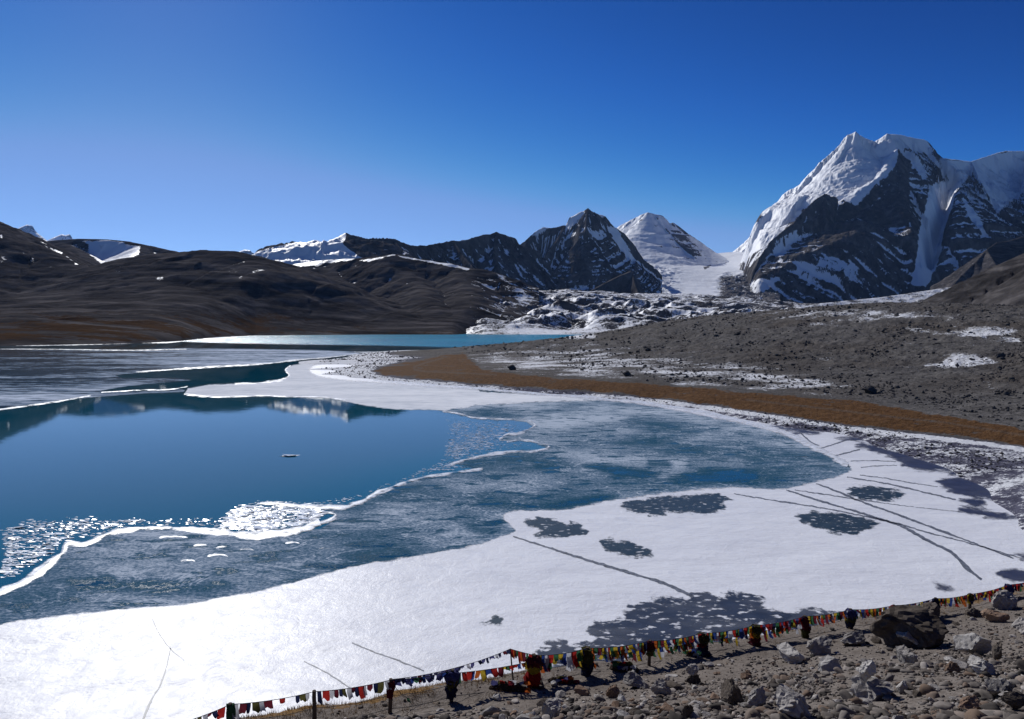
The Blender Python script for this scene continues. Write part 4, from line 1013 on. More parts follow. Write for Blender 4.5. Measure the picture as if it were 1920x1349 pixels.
flakes('ice_flakes', [(0, 985), (60, 972), (150, 968), (260, 972), (360, 972), (440, 968), (430, 992), (330, 985), (240, 988), (190, 1002), (120, 1018), (100, 1045), (40, 1075), (0, 1095)], 1150, 0.06, 'scattered ice flakes on the water along the broad ridge')
flakes('ice_flakes', [(480, 945), (600, 940), (680, 925), (760, 895), (830, 860), (840, 800), (830, 780), (880, 785), (990, 795), (980, 806), (935, 826), (1010, 836), (920, 848), (850, 868), (890, 877), (800, 890), (720, 914), (640, 946), (560, 945)], 2400, 0.055, 'fine ice needles drifting near the right end of the open water')
flakes('ice_flakes', [(535, 856), (545, 852), (553, 854), (545, 858)], 10, 0.16, 'few ice bits floating alone in the open water')
# ------------------------------------------------------------------ foreground bank
FENCE = [  # px, foot py, depth, height, thickness, wrap (0 none .. 1 heavy)
    (300, 1440, 16.4, 1.05, 0.10, 0.0), (437, 1392, 17.4, 1.05, 0.11, 0.1), (590, 1364, 18.6, 1.04, 0.12, 0.0), (731, 1338, 20.0, 1.05, 0.12, 0.25), (846, 1314, 20.8, 1.02, 0.11, 0.7),
    (1000, 1285, 22.2, 1.06, 0.15, 1.0), (1100, 1268, 23.6, 1.02, 0.13, 0.8), (1217, 1249, 25.6, 1.00, 0.12, 0.5), (1318, 1228, 27.4, 0.98, 0.14, 0.9), (1415, 1211, 29.0, 0.96, 0.15, 0.8),
    (1510, 1197, 30.6, 1.04, 0.15, 0.6), (1594, 1179, 32.2, 0.96, 0.16, 0.8), (1676, 1168, 33.6, 0.95, 0.12, 0.4), (1754, 1154, 35.0, 0.93, 0.15, 0.5), (1818, 1143, 36.2, 0.92, 0.15, 0.5), (1890, 1122, 37.6, 0.80, 0.16, 0.8), (1975, 1104, 39.0, 0.8, 0.14, 0.4)]
FP = [P(a, b, d) for a, b, d, *_ in FENCE]

def bank_controls():
    c = []
    for i, (x, y, z) in enumerate(FP):
        r = math.hypot(x, y); ux, uy = x / r, y / r
        c.append((x, y, z))
        c.append((x + 1.7 * ux, y + 1.7 * uy, z - 0.30))
        c.append((x + 4.6 * ux, y + 4.6 * uy, z * 0.32 - 0.35))
        c.append((x + 8 * ux, y + 8 * uy, -1.6))
        if i % 2 == 0: c.append((x + 16 * ux, y + 16 * uy, -2.5))
    for a, b, d in ((650, 1349, 16.6), (820, 1349, 15.6), (1000, 1349, 13.2), (1300, 1349, 10.6), (1600, 1349, 8.8), (1900, 1349, 7.6), (2100, 1349, 7.2), (1900, 1240, 17), (1600, 1260, 16.5)):
        c.append(P(a, b, d))
    c += [(0, 1.0, 14.35), (6, 2, 14.2), (-5, 2, 13.6), (14, 3, 13.6), (-9, 8, 10.5), (26, 10, 12.0), (-14, 14, 6.5)]
    return np.array(c)
_c = bank_controls()
bank_base = tps(_c[:, :2], _c[:, 2], reg=1e-6)
def bank(X, Y):
    X = np.asarray(X, float); Y = np.asarray(Y, float)
    return bank_base(X, Y) + 0.10 * fbm(X / 2.2, Y / 2.2, 4, 3) + 0.035 * fbm(X / 0.35, Y / 0.35, 3, 8)

t = NT('bank_gravel')
n1 = t.noise(0.6, 8, 0.62); n2 = t.noise(6.0, 8, 0.68); n3 = t.noise(30.0, 5, 0.65)
v1 = t.voro(9.0); v2 = t.voro(26.0)
rc = t.mix(t.mr(n1, 0.32, 0.68), (0.140, 0.119, 0.104), (0.212, 0.184, 0.163))
rc = t.mix(t.mr(n2, 0.45, 0.72), rc, (0.070, 0.058, 0.050))
rc = t.mix(t.mr(v2, 0.0, 0.28, 0.55, 0.0), rc, (0.30, 0.275, 0.26))
rc = t.mix(t.mr(n3, 0.55, 0.75, 0, 0.6), rc, (0.26, 0.24, 0.225))
gm = t.math('ADD', t.attr('grass'), t.math('MULTIPLY', t.math('SUBTRACT', n2, 0.5), 1.4))
rc = t.mix(t.mr(gm, 0.42, 0.62), rc, t.mix(t.mr(n3, 0.35, 0.65), (0.12, 0.066, 0.028), (0.25, 0.16, 0.075)))
hh = t.math('ADD', t.math('MULTIPLY', n2, 0.6), t.math('MULTIPLY', n3, 0.25))
hh = t.math('ADD', hh, t.math('MULTIPLY', t.mr(v1, 0, 0.5, 1, 0), 0.35))
t.set(rc, 0.95, t.bump(hh, 0.8, 0.06), 0.0)
M_bank = t.m

def build_bank():
    X, Y = fan(200, 2160, 520, 5.0, 46, 250, True)
    Z = bank(X, Y)
    qx, qy = to_px(X, Y, Z)
    # dry grass on the crest just behind the fence line
    fx = np.interp(qx, [f[0] for f in FENCE], [f[2] for f in FENCE])
    off = Y - fx
    gr = sstep(0.4, 1.2, off) * (0.55 + 0.7 * fbm(X / 1.2, Y / 0.7, 4, 4)) + 0.12 * fbm(X / 3, Y / 3, 3, 6)
    gr = gr * (0.55 + 0.45 * sstep(1100, 800, qx) + 0.5 * sstep(1780, 1850, qx))
    o = grid_mesh('bank', X, Y, Z, M_bank, {'grass': gr}, keep=Z > -0.8)
    tag(o, 'steep gravel bank in front of the frozen lake', None, None, 'structure')
build_bank()

def hit(px, py, d0=6.0, d1=44.0):
    d = np.linspace(d0, d1, 900)
    u, v = (px - 960.0) / F, (674.5 - py) / F
    y = CT + v * ST
    z = HC + (v * CT - ST) / y * d
    x = u / y * d
    g = bank(x, d)
    k = np.argmax(z < g)
    return float(x[k]), float(d[k]), float(g[k])

# ------------------------------------------------------------------ stones
def rock_mesh(name, seed, sub=2, cuts=9, squash=(1, 1, 1), rough=0.05, spike=0.0):
    r = np.random.default_rng(seed)
    bm = bmesh.new()
    bmesh.ops.create_icosphere(bm, subdivisions=sub, radius=1.0)
    V = np.array([v.co[:] for v in bm.verts])
    for _ in range(cuts):
        n = r.normal(size=3); n /= np.linalg.norm(n)
        d = r.uniform(0.36, 0.85)
        k = V @ n - d
        V = V - np.where(k > 0, k, 0)[:, None] * n
    V = V * (1 + rough * (fbm(V[:, 0] * 2.3 + seed, V[:, 1] * 2.3 + V[:, 2] * 1.7, 4, seed))[:, None])
    V = V * (1 + rough * 0.9 * (ridged(V[:, 0] * 3.1 + seed * 2, V[:, 1] * 3.1 - V[:, 2] * 2.9, 3, seed + 7) - 0.5))[:, None]
    if spike: V = V * (1 + spike * r.uniform(-1, 1, len(V)))[:, None]
    V = V * np.array(squash)
    lo, hi = V.min(0), V.max(0)
    V = (V - (lo + hi) / 2) / ((hi - lo).max() / 2) * 0.5
    for v, c in zip(bm.verts, V): v.co = c
    me = bpy.data.meshes.new(name)
    bm.to_mesh(me); bm.free()
    me['lowz'] = float(V[:, 2].min()); me['wx'] = float(np.ptp(V[:, 0])); me['hz'] = float(np.ptp(V[:, 2]))
    return me

def stone_mat(name, c0, c1, spot, sc=3.0):
    t = NT(name)
    inf = t.N('ShaderNodeObjectInfo')
    co = t.objco()
    ad = t.N('ShaderNodeVectorMath', operation='ADD'); t.l.new(co, ad.inputs[0])
    sl = t.N('ShaderNodeVectorMath', operation='SCALE'); t.l.new(inf.outputs['Random'], sl.inputs['Scale']); sl.inputs[0].default_value = (37, 19, 53)
    t.l.new(sl.outputs[0], ad.inputs[1]); c = ad.outputs[0]
    a = t.noise(sc, 8, 0.65, co=c); b = t.noise(sc * 6, 6, 0.7, co=c); d = t.noise(sc * 0.5, 4, 0.5, co=c, dist=1.5)
    col = t.mix(t.mr(a, 0.32, 0.68), c0, c1)
    col = t.mix(t.mr(b, 0.52, 0.72, 0, 0.75), col, spot)
    col = t.mix(t.mr(d, 0.55, 0.7, 0, 0.5), col, tuple(q * 0.45 for q in c0))
    g = t.N('ShaderNodeHueSaturation'); t.l.new(col, g.inputs['Color']); t.l.new(t.mr(inf.outputs['Random'], 0, 1, 0.75, 1.25), g.inputs['Value'])
    t.set(g.outputs[0], 0.95, t.bump(t.math('ADD', a, t.math('MULTIPLY', b, 0.5)), 0.6, 0.06), 0.0)
    return t.m
M_st = {'grey': stone_mat('grey_granite', (0.22, 0.20, 0.185), (0.36, 0.335, 0.315), (0.46, 0.43, 0.41)),
        'pale': stone_mat('pale_granite', (0.30, 0.28, 0.26), (0.45, 0.43, 0.41), (0.20, 0.18, 0.17)),
        'brown': stone_mat('rusty_brown_stone', (0.15, 0.095, 0.065), (0.24, 0.17, 0.125), (0.30, 0.26, 0.23)),
        'dark': stone_mat('dark_stone', (0.066, 0.054, 0.045), (0.125, 0.105, 0.09), (0.20, 0.17, 0.145))}
M_bould = stone_mat('hill_boulder', (0.045, 0.042, 0.042), (0.095, 0.089, 0.086), (0.17, 0.16, 0.15))

ROCKS_HI = [rock_mesh('stone_shape', 100 + i, 4, 12, sq, 0.26) for i, sq in enumerate(((1, .8, .6), (1, .7, .75), (1, .9, .5), (1, .6, .6), (1, .9, .85), (1.2, .7, .4), (1, .75, .65), (1.1, .8, .55)))]
ROCKS_MD = [rock_mesh('stone_shape', 200 + i, 2, 9, sq, 0.22) for i, sq in enumerate(((1, .8, .6), (1, .7, .75), (1, .9, .5), (1, .6, .6), (1, .9, .85), (1.2, .7, .4), (1, .75, .65), (1.1, .8, .55), (1, .85, .7), (1.2, .8, .5)))]
ROCKS_LO = [rock_mesh('stone_shape', 300 + i, 1, 5, sq, 0.05, 0.24) for i, sq in enumerate(((1, .8, .6), (1, .7, .75), (1, .9, .5), (1, .6, .6), (1, .9, .8), (1.2, .7, .4)))]
def with_mat(me, mat):
    k = me.name.split('.')[0] + mat.name
    key = (me.name, mat.name)
    if key not in _mm:
        m = me.copy(); m.materials.clear(); m.materials.append(mat); _mm[key] = m
    return _mm[key]
_mm = {}
rs = random.Random(11)

def place_stone(name, me, mat, loc, size, rotz, sink=0.25, tilt=(0, 0), sz=(1, 1, 1)):
    o = bpy.data.objects.new(name, with_mat(me, mat))
    h = me['hz'] * size * sz[2]
    o.location = (loc[0], loc[1], loc[2] + h * (0.5 - sink))
    o.rotation_euler = (tilt[0], tilt[1], rotz)
    o.scale = (size * sz[0], size * sz[1], size * sz[2])
    return link(o)

BIG = [  # centre px, foot py, width px, height px, shape, colour, rotation, label
    (1720, 1216, 128, 68, 4, 'dark', 0.3, 'largest dark boulder on the bank, just in front of the flags'),
    (1752, 1166, 62, 34, 1, 'dark', 1.0, 'dark hump of rock against the top of the largest boulder'),
    (1722, 1216, 80, 46, 0, 'grey', 2.2, 'grey sloping stone leaning on the right of the largest boulder'),
    (1890, 1143, 42, 34, 4, 'grey', 0.5, 'rounded grey boulder below the farthest posts'),
    (1828, 1158, 34, 16, 2, 'dark', 0.2, 'low dark pointed stone left of the rounded boulder'),
    (1872, 1167, 46, 20, 6, 'brown', 1.9, 'brown flat stone under the rounded boulder'),
    (1612, 1212, 66, 26, 5, 'grey', 0.4, 'long flat grey slab left of the largest boulder'),
    (1542, 1228, 52, 26, 7, 'grey', 0.9, 'flat grey slab with a pale top below the broad post'),
    (1640, 1316, 76, 40, 7, 'grey', 0.1, 'wide grey block carrying another stone'),
    (1698, 1302, 40, 24, 3, 'pale', 0.8, 'pale wedge stone right of the stacked blocks'),
    (1832, 1232, 68, 44, 0, 'pale', 0.6, 'large pale stone on the bank below the rounded boulder'),
    (1875, 1240, 30, 40, 1, 'dark', 1.2, 'dark upright stone against the large pale one'),
    (1036, 1348, 44, 34, 4, 'grey', 0.2, 'round grey stone at the bottom edge below the heaviest wrapped post'),
    (1376, 1322, 66, 46, 3, 'dark', 1.5, 'dark hollow-faced block at the bottom of the bank'),
    (1426, 1328, 58, 42, 5, 'grey', 0.7, 'grey slab leaning against the dark hollow-faced block'),
    (1496, 1352, 74, 54, 7, 'grey', 2.4, 'long grey rock at the bottom edge, right of the leaning slab'),
    (1300, 1284, 32, 20, 2, 'dark', 0.3, 'dark lower stone of the small cairn by the flags'),
    (1706, 1248, 52, 32, 6, 'grey', 1.1, 'grey stone directly below the largest boulder'),
    (1850, 1268, 52, 30, 7, 'pale', 2.0, 'pale stone below the large pale one'),
    (1880, 1312, 52, 42, 0, 'grey', 0.9, 'grey angular rock near the right edge of the bank'),
    (1908, 1332, 46, 30, 1, 'dark', 2.7, 'dark rock in the lower right corner'),
    (1788, 1262, 32, 18, 2, 'brown', 0.3, 'flat brown stone between two pale ones'),
    (1246, 1308, 50, 34, 5, 'grey', 2.6, 'slanting grey slab between cairn and bottom edge'),
    (1150, 1310, 26, 22, 4, 'brown', 0.7, 'small round brown stone below the flags'),
    (1292, 1350, 30, 44, 3, 'dark', 0.2, 'dark standing stone at the bottom edge below the cairn'),
    (1488, 1244, 66, 30, 6, 'pale', 1.3, 'pale cracked rock below the wrapped post, left of the flat slab'),
    (1196, 1292, 60, 26, 2, 'grey', 2.2, 'low grey rock below the slim post'),
    (1560, 1262, 56, 22, 6, 'pale', 0.2, 'pale low rock below the flat grey slab'),
    (1830, 1335, 60, 26, 5, 'brown', 0.4, 'brownish slab at the bottom right of the bank'),
    (1930, 1190, 50, 26, 2, 'grey', 1.0, 'grey stone cut by the right edge below the rounded boulder'),
]
big_pos = []
def stone_at(px, py, w, h, shp, colr, rz, sink=0.22):
    x, y, z = hit(px, py)
    me = ROCKS_HI[shp]
    w, h = w * 0.86, h * 0.9
    s = w / F * y / 0.9
    sz = (1, 1, max(0.6, min(2.2, (h / F * y) / (me['hz'] * s) / (1 - sink))))
    big_pos.append((x, y, s * 0.5))
    return place_stone('stone', me, M_st[colr], (x, y + s * 0.25, z), s, rz, sink, (rs.uniform(-.15, .15), rs.uniform(-.15, .15)), sz), z + me['hz'] * s * sz[2] * (1 - sink), x, y + s * 0.25
for (px, py, w, h, shp, colr, rz, lb) in BIG:
    o, top, x, y = stone_at(px, py, w, h, shp, colr, rz)
    tag(o, lb, 'stone', 'stones on the bank')
    if lb.startswith('wide grey block'):
        s = 46 / F * y
        tag(place_stone('stone', ROCKS_HI[1], M_st['pale'], (x - 0.05, y, top - 0.03), s, 0.9, 0.05, (0, 0), (1, 1, 1.15)), 'pale boulder balanced on the wide grey block', 'stone', 'stones on the bank')
    if lb.startswith('dark lower stone'):
        s = 24 / F * y
        tag(place_stone('stone', ROCKS_HI[4], M_st['grey'], (x, y, top - 0.02), s, 0.4, 0.05, (0, 0), (1, 1, 1)), 'round top stone of the small cairn by the flags', 'stone', 'stones on the bank')

# the countable loose stones of the bank
SHORT = ['largest dark boulder', 'dark hump on the largest boulder', 'grey sloping stone by the largest boulder', 'rounded grey boulder', 'low dark pointed stone', 'brown flat stone', 'long flat grey slab', 'flat slab with a pale top', 'block carrying another stone', 'pale wedge stone', 'large pale stone', 'dark upright stone', 'round grey stone', 'dark hollow-faced block', 'leaning grey slab', 'long grey bottom rock', 'small cairn', 'grey stone under the largest boulder', 'pale stone below the large pale one', 'grey angular rock', 'dark corner rock', 'flat brown stone', 'slanting grey slab', 'round brown stone', 'dark standing stone', 'pale cracked rock', 'low grey rock', 'pale low rock', 'brownish bottom slab', 'grey stone cut by the edge']
def loose_label(px, py, colr, w):
    k = min(range(len(BIG)), key=lambda i: (BIG[i][0] - px) ** 2 + 4 * (BIG[i][1] - py) ** 2)
    dx, dy = px - BIG[k][0], 2 * (py - BIG[k][1])
    side = ('left of' if dx < 0 else 'right of') if abs(dx) > abs(dy) else ('above' if dy < 0 else 'below')
    far = 'just ' if math.hypot(dx, dy) < 60 else 'well '
    size = 'tiny' if w < 11 else 'small' if w < 16 else 'medium' if w < 24 else 'sizeable'
    return f"{size} {dict(grey='grey', pale='pale', brown='rusty', dark='dark')[colr]} loose stone {far}{side} the {SHORT[k]}"
def fence_y(px):
    return np.interp(px, [f[0] for f in FENCE], [f[1] for f in FENCE])
def bank_pt():
    while True:
        px = rs.uniform(640, 1960); lo = float(fence_y(px)) + 8
        if lo > 1352: continue
        py = lo + (1375 - lo) * rs.random() ** 0.8
        # thinner along the path by the fence
        if rs.random() < 0.75 * max(0, 1 - (py - lo) / 26): continue
        x, y, z = hit(px, py)
        return px, py, x, y, z
n = 0
while n < 265:
    px, py, x, y, z = bank_pt()
    w = min(44, 8.5 * rs.lognormvariate(0.55, 0.45))
    s = w / F * y
    if any((x - a) ** 2 + (y - b) ** 2 < (0.8 * r + s * 0.4) ** 2 for a, b, r in big_pos): continue
    big_pos.append((x, y, s * 0.4))
    colr = rs.choices(('grey', 'pale', 'brown', 'dark'), (5, 1.8, 1.8, 2.4))[0]
    me = rs.choice(ROCKS_MD)
    o = place_stone('stone', me, M_st[colr], (x, y, z), s, rs.uniform(0, 6.28), rs.uniform(0.15, 0.35), (rs.uniform(-.3, .3), rs.uniform(-.3, .3)), (1, 1, rs.uniform(0.8, 1.2)))
    tag(o, loose_label(px, py, colr, w), 'stone', 'stones on the bank')
    n += 1

def scatter_stones(name, pts, mat, label, lib=None, seed=3):
    """uncountable small stones, joined"""
    r = np.random.default_rng(seed)
    lib = lib or ROCKS_LO
    data = []
    for me in lib:
        V = np.array([v.co[:] for v in me.vertices]); Fx = np.array([p.vertices[:] for p in me.polygons]); data.append((V, Fx))
    VV, FF, k = [], [], 0
    for x, y, z, s in pts:
        V, Fx = data[r.integers(len(data))]
        a = r.uniform(0, 6.28); c, sn = math.cos(a), math.sin(a)
        W = V * s * np.array([1, 1, r.uniform(0.7, 1.2)])
        W = np.stack([W[:, 0] * c - W[:, 1] * sn + x, W[:, 0] * sn + W[:, 1] * c + y, W[:, 2] + z + s * 0.12], -1)
        VV.append(W); FF.append(Fx + k); k += len(V)
    o = np_mesh(name, np.concatenate(VV), np.concatenate(FF), mat, None, False)
    return tag(o, label, None, None, 'stuff')

t = NT('gravel_stones')
isl = t.N('ShaderNodeNewGeometry').outputs['Random Per Island']
col = t.ramp(isl, [(0.0, (0.04, 0.037, 0.034)), (0.3, (0.11, 0.095, 0.084)), (0.62, (0.21, 0.187, 0.17)), (0.85, (0.17, 0.12, 0.088)), (1.0, (0.42, 0.39, 0.365))])
t.set(t.mix(t.mr(t.noise(20, 6, 0.7), 0.4, 0.7, 0, 0.5), col, (0.09, 0.08, 0.075)), 0.95, None, 0.0)
M_grav = t.m
r5 = np.random.default_rng(55)
def many_bank(nn, smin, smax, seed):
    r = np.random.default_rng(seed); out = []
    U = r.uniform(560, 1990, nn * 4); D = 6.5 + 32 * r.random(nn * 4) ** 1.3
    X = (U - 960) / F * D; Zb = bank(X, D)
    qx, qy = to_px(X, D, Zb)
    fd = np.interp(qx, [f[0] for f in FENCE], [f[2] for f in FENCE])
    ok = (qy < 1400) & (D < fd + 1.2) & (r.random(nn * 4) < 0.18 + 0.82 * sstep(0.5, 3.5, fd - D)) & (r.random(nn * 4) < 0.55 + 0.9 * fbm(X / 2.5, D / 2.5, 3, 6))
    for x, d, z in list(zip(X[ok], D[ok], Zb[ok]))[:nn]:
        out.append((x, d, z, smin + (smax - smin) * r.random() ** 2.5))
    return out
scatter_stones('gravel', many_bank(2600, 0.08, 0.30, 6), M_grav, 'fist-sized rubble packed over the bank in front of the flags', ROCKS_MD, seed=12)
scatter_stones('gravel', many_bank(13000, 0.025, 0.12, 5), M_grav, 'small gravel strewn over the bank in front of the flags')

# ------------------------------------------------------------------ boulders on the far rubble hill and beach
r6 = np.random.default_rng(66)
def shore_pts(nn, zlo, zhi, px0, px1):
    out = []
    while len(out) < nn:
        U = r6.uniform(px0, px1, 4000); D = np.exp(r6.uniform(math.log(70), math.log(380), 4000))
        X = (U - 960) / F * D; Zb = SHORE_Z(X, D)
        qx, qy = to_px(X, D, Zb)
        g = sdf_poly(qx, qy, HILL_POLY_GRASS) > -2
        ok = (Zb > zlo) & (Zb < zhi) & ~g & (r6.random(4000) < 0.4 + 1.0 * fbm(X / 20, D / 14, 4, 9))
        out += list(zip(X[ok], D[ok], Zb[ok], qx[ok], qy[ok]))
    return out[:nn]
zone = lambda px, py, s: ('large ' if s > 1.5 else 'small ' if s < 0.8 else '') + ('dark boulder on the rubble hill above the dry grass, near its tip' if px < 1150 else ('dark boulder on the snowy middle of the rubble hill' if py > 650 else 'dark boulder near the crest of the middle rubble hill') if px < 1500 else ('dark boulder low on the right part of the rubble hill' if py > 690 else 'dark boulder halfway up the right part of the rubble hill' if py > 630 else 'dark boulder near the crest on the right of the rubble hill'))
for x, y, z, qx, qy in shore_pts(150, 2.6, 30, 880, 1960):
    s = min(2.2, 0.8 * r6.lognormal(0, 0.42)) * (0.6 + y / 480)
    o = place_stone('boulder', ROCKS_LO[r6.integers(6)] if y > 200 else ROCKS_MD[r6.integers(10)], M_bould, (x, y, z), s, r6.uniform(0, 6.28), 0.25)
    tag(o, zone(qx, qy, s), 'boulder', 'boulders on the rubble hill')
for px, py, s, lb in ((960, 688, 3.0, 'largest boulder near the tip of the rubble hill'), (1176, 702, 2.6, 'big boulder in the snowy patch above the grass'), (1632, 735, 2.8, 'flat dark boulder at the upper edge of the grass'), (1800, 552, 0, '')):
    if s:
        x, y, z = G(px, py, 3.0); z = float(SHORE_Z(np.array(x), np.array(y)))
        tag(place_stone('boulder', ROCKS_MD[3], M_bould, (x, y, z), s, 0.4, 0.2), lb, 'boulder', 'boulders on the rubble hill')
scatter_stones('hill_rubble', [(x, y, z, min(1.0, 0.27 * r6.lognormal(0, 0.55)) * (0.5 + y / 240)) for x, y, z, a, b in shore_pts(9000, 2.4, 30, 850, 1980)], M_bould, 'loose dark rubble covering the hill above the grass', seed=8)
scatter_stones('beach_stones', [(x, y, z, min(0.5, 0.15 * r6.lognormal(0, 0.5)) * (0.5 + y / 160)) for x, y, z, a, b in shore_pts(2600, 0.06, 1.0, 600, 1980)], M_bould, 'dark stones poking through the snow on the beach', seed=9)
# ------------------------------------------------------------------ fence, prayer flags
def bm_obj(name, bm, mat, parent=None, smooth=False):
    me = bpy.data.meshes.new(name)
    bm.normal_update(); bm.to_mesh(me); bm.free()
    if smooth:
        for p in me.polygons: p.use_smooth = True
    me.materials.append(mat)
    return link(bpy.data.objects.new(name, me), parent)

def tube(pts, r, n=5):
    """a tube of n sides along points"""
    bm = bmesh.new(); rings = []
    pts = [Vector(p) for p in pts]
    for i, p in enumerate(pts):
        d = (pts[min(i + 1, len(pts) - 1)] - pts[max(i - 1, 0)]).normalized()
        up = Vector((0, 0, 1)) if abs(d.z) < 0.9 else Vector((1, 0, 0))
        a = d.cross(up).normalized(); b = d.cross(a)
        rr = r[i] if hasattr(r, '__len__') else r
        rings.append([bm.verts.new(p + (a * math.cos(q) + b * math.sin(q)) * rr) for q in [2 * math.pi * j / n for j in range(n)]])
    for A, B in zip(rings[:-1], rings[1:]):
        for j in range(n): bm.faces.new((A[j], A[(j + 1) % n], B[(j + 1) % n], B[j]))
    bm.faces.new(rings[0][::-1]); bm.faces.new(rings[-1])
    return bm

t = NT('weathered_post')
a = t.noise(6, 8, 0.7, stretch=(1, 1, 0.15)); b = t.noise(30, 5, 0.6)
t.set(t.mix(t.mr(a, 0.35, 0.65), (0.045, 0.033, 0.026), (0.11, 0.085, 0.068)), 0.9, t.bump(t.math('ADD', a, b), 0.6, 0.02), 0.1)
M_post = t.m
t = NT('fence_wire'); t.set((0.035, 0.032, 0.034), 0.6, None, 0.3); M_wire = t.m
def cloth(name, c, dark=0.55):
    t = NT(name)
    n = t.noise(9, 6, 0.65); m = t.noise(60, 4, 0.6)
    c = tuple(q * 0.78 for q in c)
    col = t.mix(t.mr(n, 0.35, 0.7), c, tuple(q * dark for q in c))
    col = t.mix(t.mr(m, 0.62, 0.8, 0, 0.4), col, (0.05, 0.045, 0.05))   # faded block print
    t.set(col, 0.85, t.bump(n, 0.3, 0.02), 0.05)
    tr = t.N('ShaderNodeBsdfTranslucent'); t.l.new(col, tr.inputs[0])
    mx = t.N('ShaderNodeMixShader'); mx.inputs[0].default_value = 0.42
    t.l.new(t.b.outputs[0], mx.inputs[1]); t.l.new(tr.outputs[0], mx.inputs[2]); t.l.new(mx.outputs[0], t.out.inputs['Surface'])
    return t.m
CL = {'blue': cloth('blue_cloth', (0.035, 0.075, 0.30)), 'white': cloth('white_cloth', (0.62, 0.62, 0.66), 0.8), 'red': cloth('red_cloth', (0.50, 0.035, 0.030)), 'green': cloth('green_cloth', (0.055, 0.17, 0.085)), 'yellow': cloth('yellow_cloth', (0.60, 0.42, 0.045)),
      'maroon': cloth('maroon_cloth', (0.17, 0.025, 0.04)), 'navy': cloth('navy_cloth', (0.025, 0.032, 0.09)), 'orange': cloth('orange_cloth', (0.60, 0.14, 0.03)), 'violet': cloth('violet_cloth', (0.10, 0.10, 0.26)), 'olive': cloth('olive_cloth', (0.12, 0.11, 0.04))}
rf = random.Random(5)

fence = bpy.data.objects.new('wire_fence', None); link(fence)
fence.location = FP[5]
tag(fence, 'low fence of dark posts and wires along the top of the lake shore', 'fence')
bpy.context.view_layer.update()
inv = Matrix.Translation(-Vector(FP[5]))
def fpart(o):
    o.parent = fence; o.matrix_parent_inverse = inv; return o

TOPS = []
for i, (px, py, d, h, th, wrap) in enumerate(FENCE):
    x, y, z = FP[i]
    z = float(bank(x, y))
    lean = (rf.uniform(-.05, .05), rf.uniform(-.03, .03))
    k = 7
    pts = [(x + lean[0] * h * q + 0.008 * rf.uniform(-1, 1), y + lean[1] * h * q, z - 0.12 + (h + 0.12) * q) for q in [j / (k - 1) for j in range(k)]]
    bm = tube(pts, [th * 0.5 * (1.12 - 0.2 * j / (k - 1) + 0.05 * rf.uniform(-1, 1)) for j in range(k)], 8)
    po = fpart(bm_obj('post', bm, M_post))
    TOPS.append(Vector(pts[-1]))
    # cloth wound round the post, with hanging ends
    if wrap > 0.05:
        nw = 1 + int(wrap * 3.6)
        for w_ in range(nw):
            q0 = 0.98 - 0.22 * w_ - rf.uniform(0, 0.06); q1 = max(0.03, q0 - rf.uniform(0.26, 0.48))
            ring, NS = [], 14
            bm = bmesh.new()
            for a in range(6):
                q = q0 + (q1 - q0) * a / 5
                cx, cy, cz = x + lean[0] * h * q, y + lean[1] * h * q, z + h * q
                rw = th * 0.5 + 0.03 + 0.14 * wrap * rf.uniform(0.4, 1.1) * (0.5 + math.sin(math.pi * (a + 0.4) / 6))
                ring.append([bm.verts.new((cx + rw * math.cos(2 * math.pi * s / NS) * (1 + 0.35 * rf.uniform(-1, 1)), cy + rw * math.sin(2 * math.pi * s / NS) * (1 + 0.3 * rf.uniform(-1, 1)), cz + 0.025 * rf.uniform(-1, 1) - (0.07 * rf.random() if a == 5 else 0))) for s in range(NS)])
            for A, B in zip(ring[:-1], ring[1:]):
                for s in range(NS): bm.faces.new((A[s], B[s], B[(s + 1) % NS], A[(s + 1) % NS]))
            bm.faces.new(ring[0])
            cc = rf.choices(('olive', 'maroon', 'navy', 'red', 'yellow', 'green', 'orange', 'violet'), (7, 4, 6, 1, 1, 1, 0.4, 2))[0]
            wo = bm_obj('cloth_wrap', bm, CL[cc])
            wo.parent = po
# fence wires
for q, r in ((0.52, 0.008), (0.14, 0.010)):
    pts = []
    for i in range(len(TOPS) - 1):
        A = Vector(FP[i]).lerp(TOPS[i], q); B = Vector(FP[i + 1]).lerp(TOPS[i + 1], q)
        for s in range(6):
            f = s / 6; p = A.lerp(B, f); p.z -= 0.10 * 4 * f * (1 - f) * (0.5 + rf.random() * 0.3) if s else 0; pts.append(p)
    pts.append(Vector(FP[-1]).lerp(TOPS[-1], q))
    fpart(bm_obj('wire', tube(pts, r, 5), M_wire))

# thin leaning pole that lifts the flag line
pp = P(957, 1290, 22.0)
zz = float(bank(pp[0], pp[1]))
ptop = Vector(P(957, 1217, 22.0))
tag(bm_obj('flag_pole', tube([(pp[0] + 0.12, pp[1], zz - 0.1), (pp[0] + 0.05, pp[1], zz + 0.6), ptop], [0.03, 0.026, 0.02], 7), M_post), 'thin leaning pole lifting the flag line beside the heaviest wrapped post', 'pole')

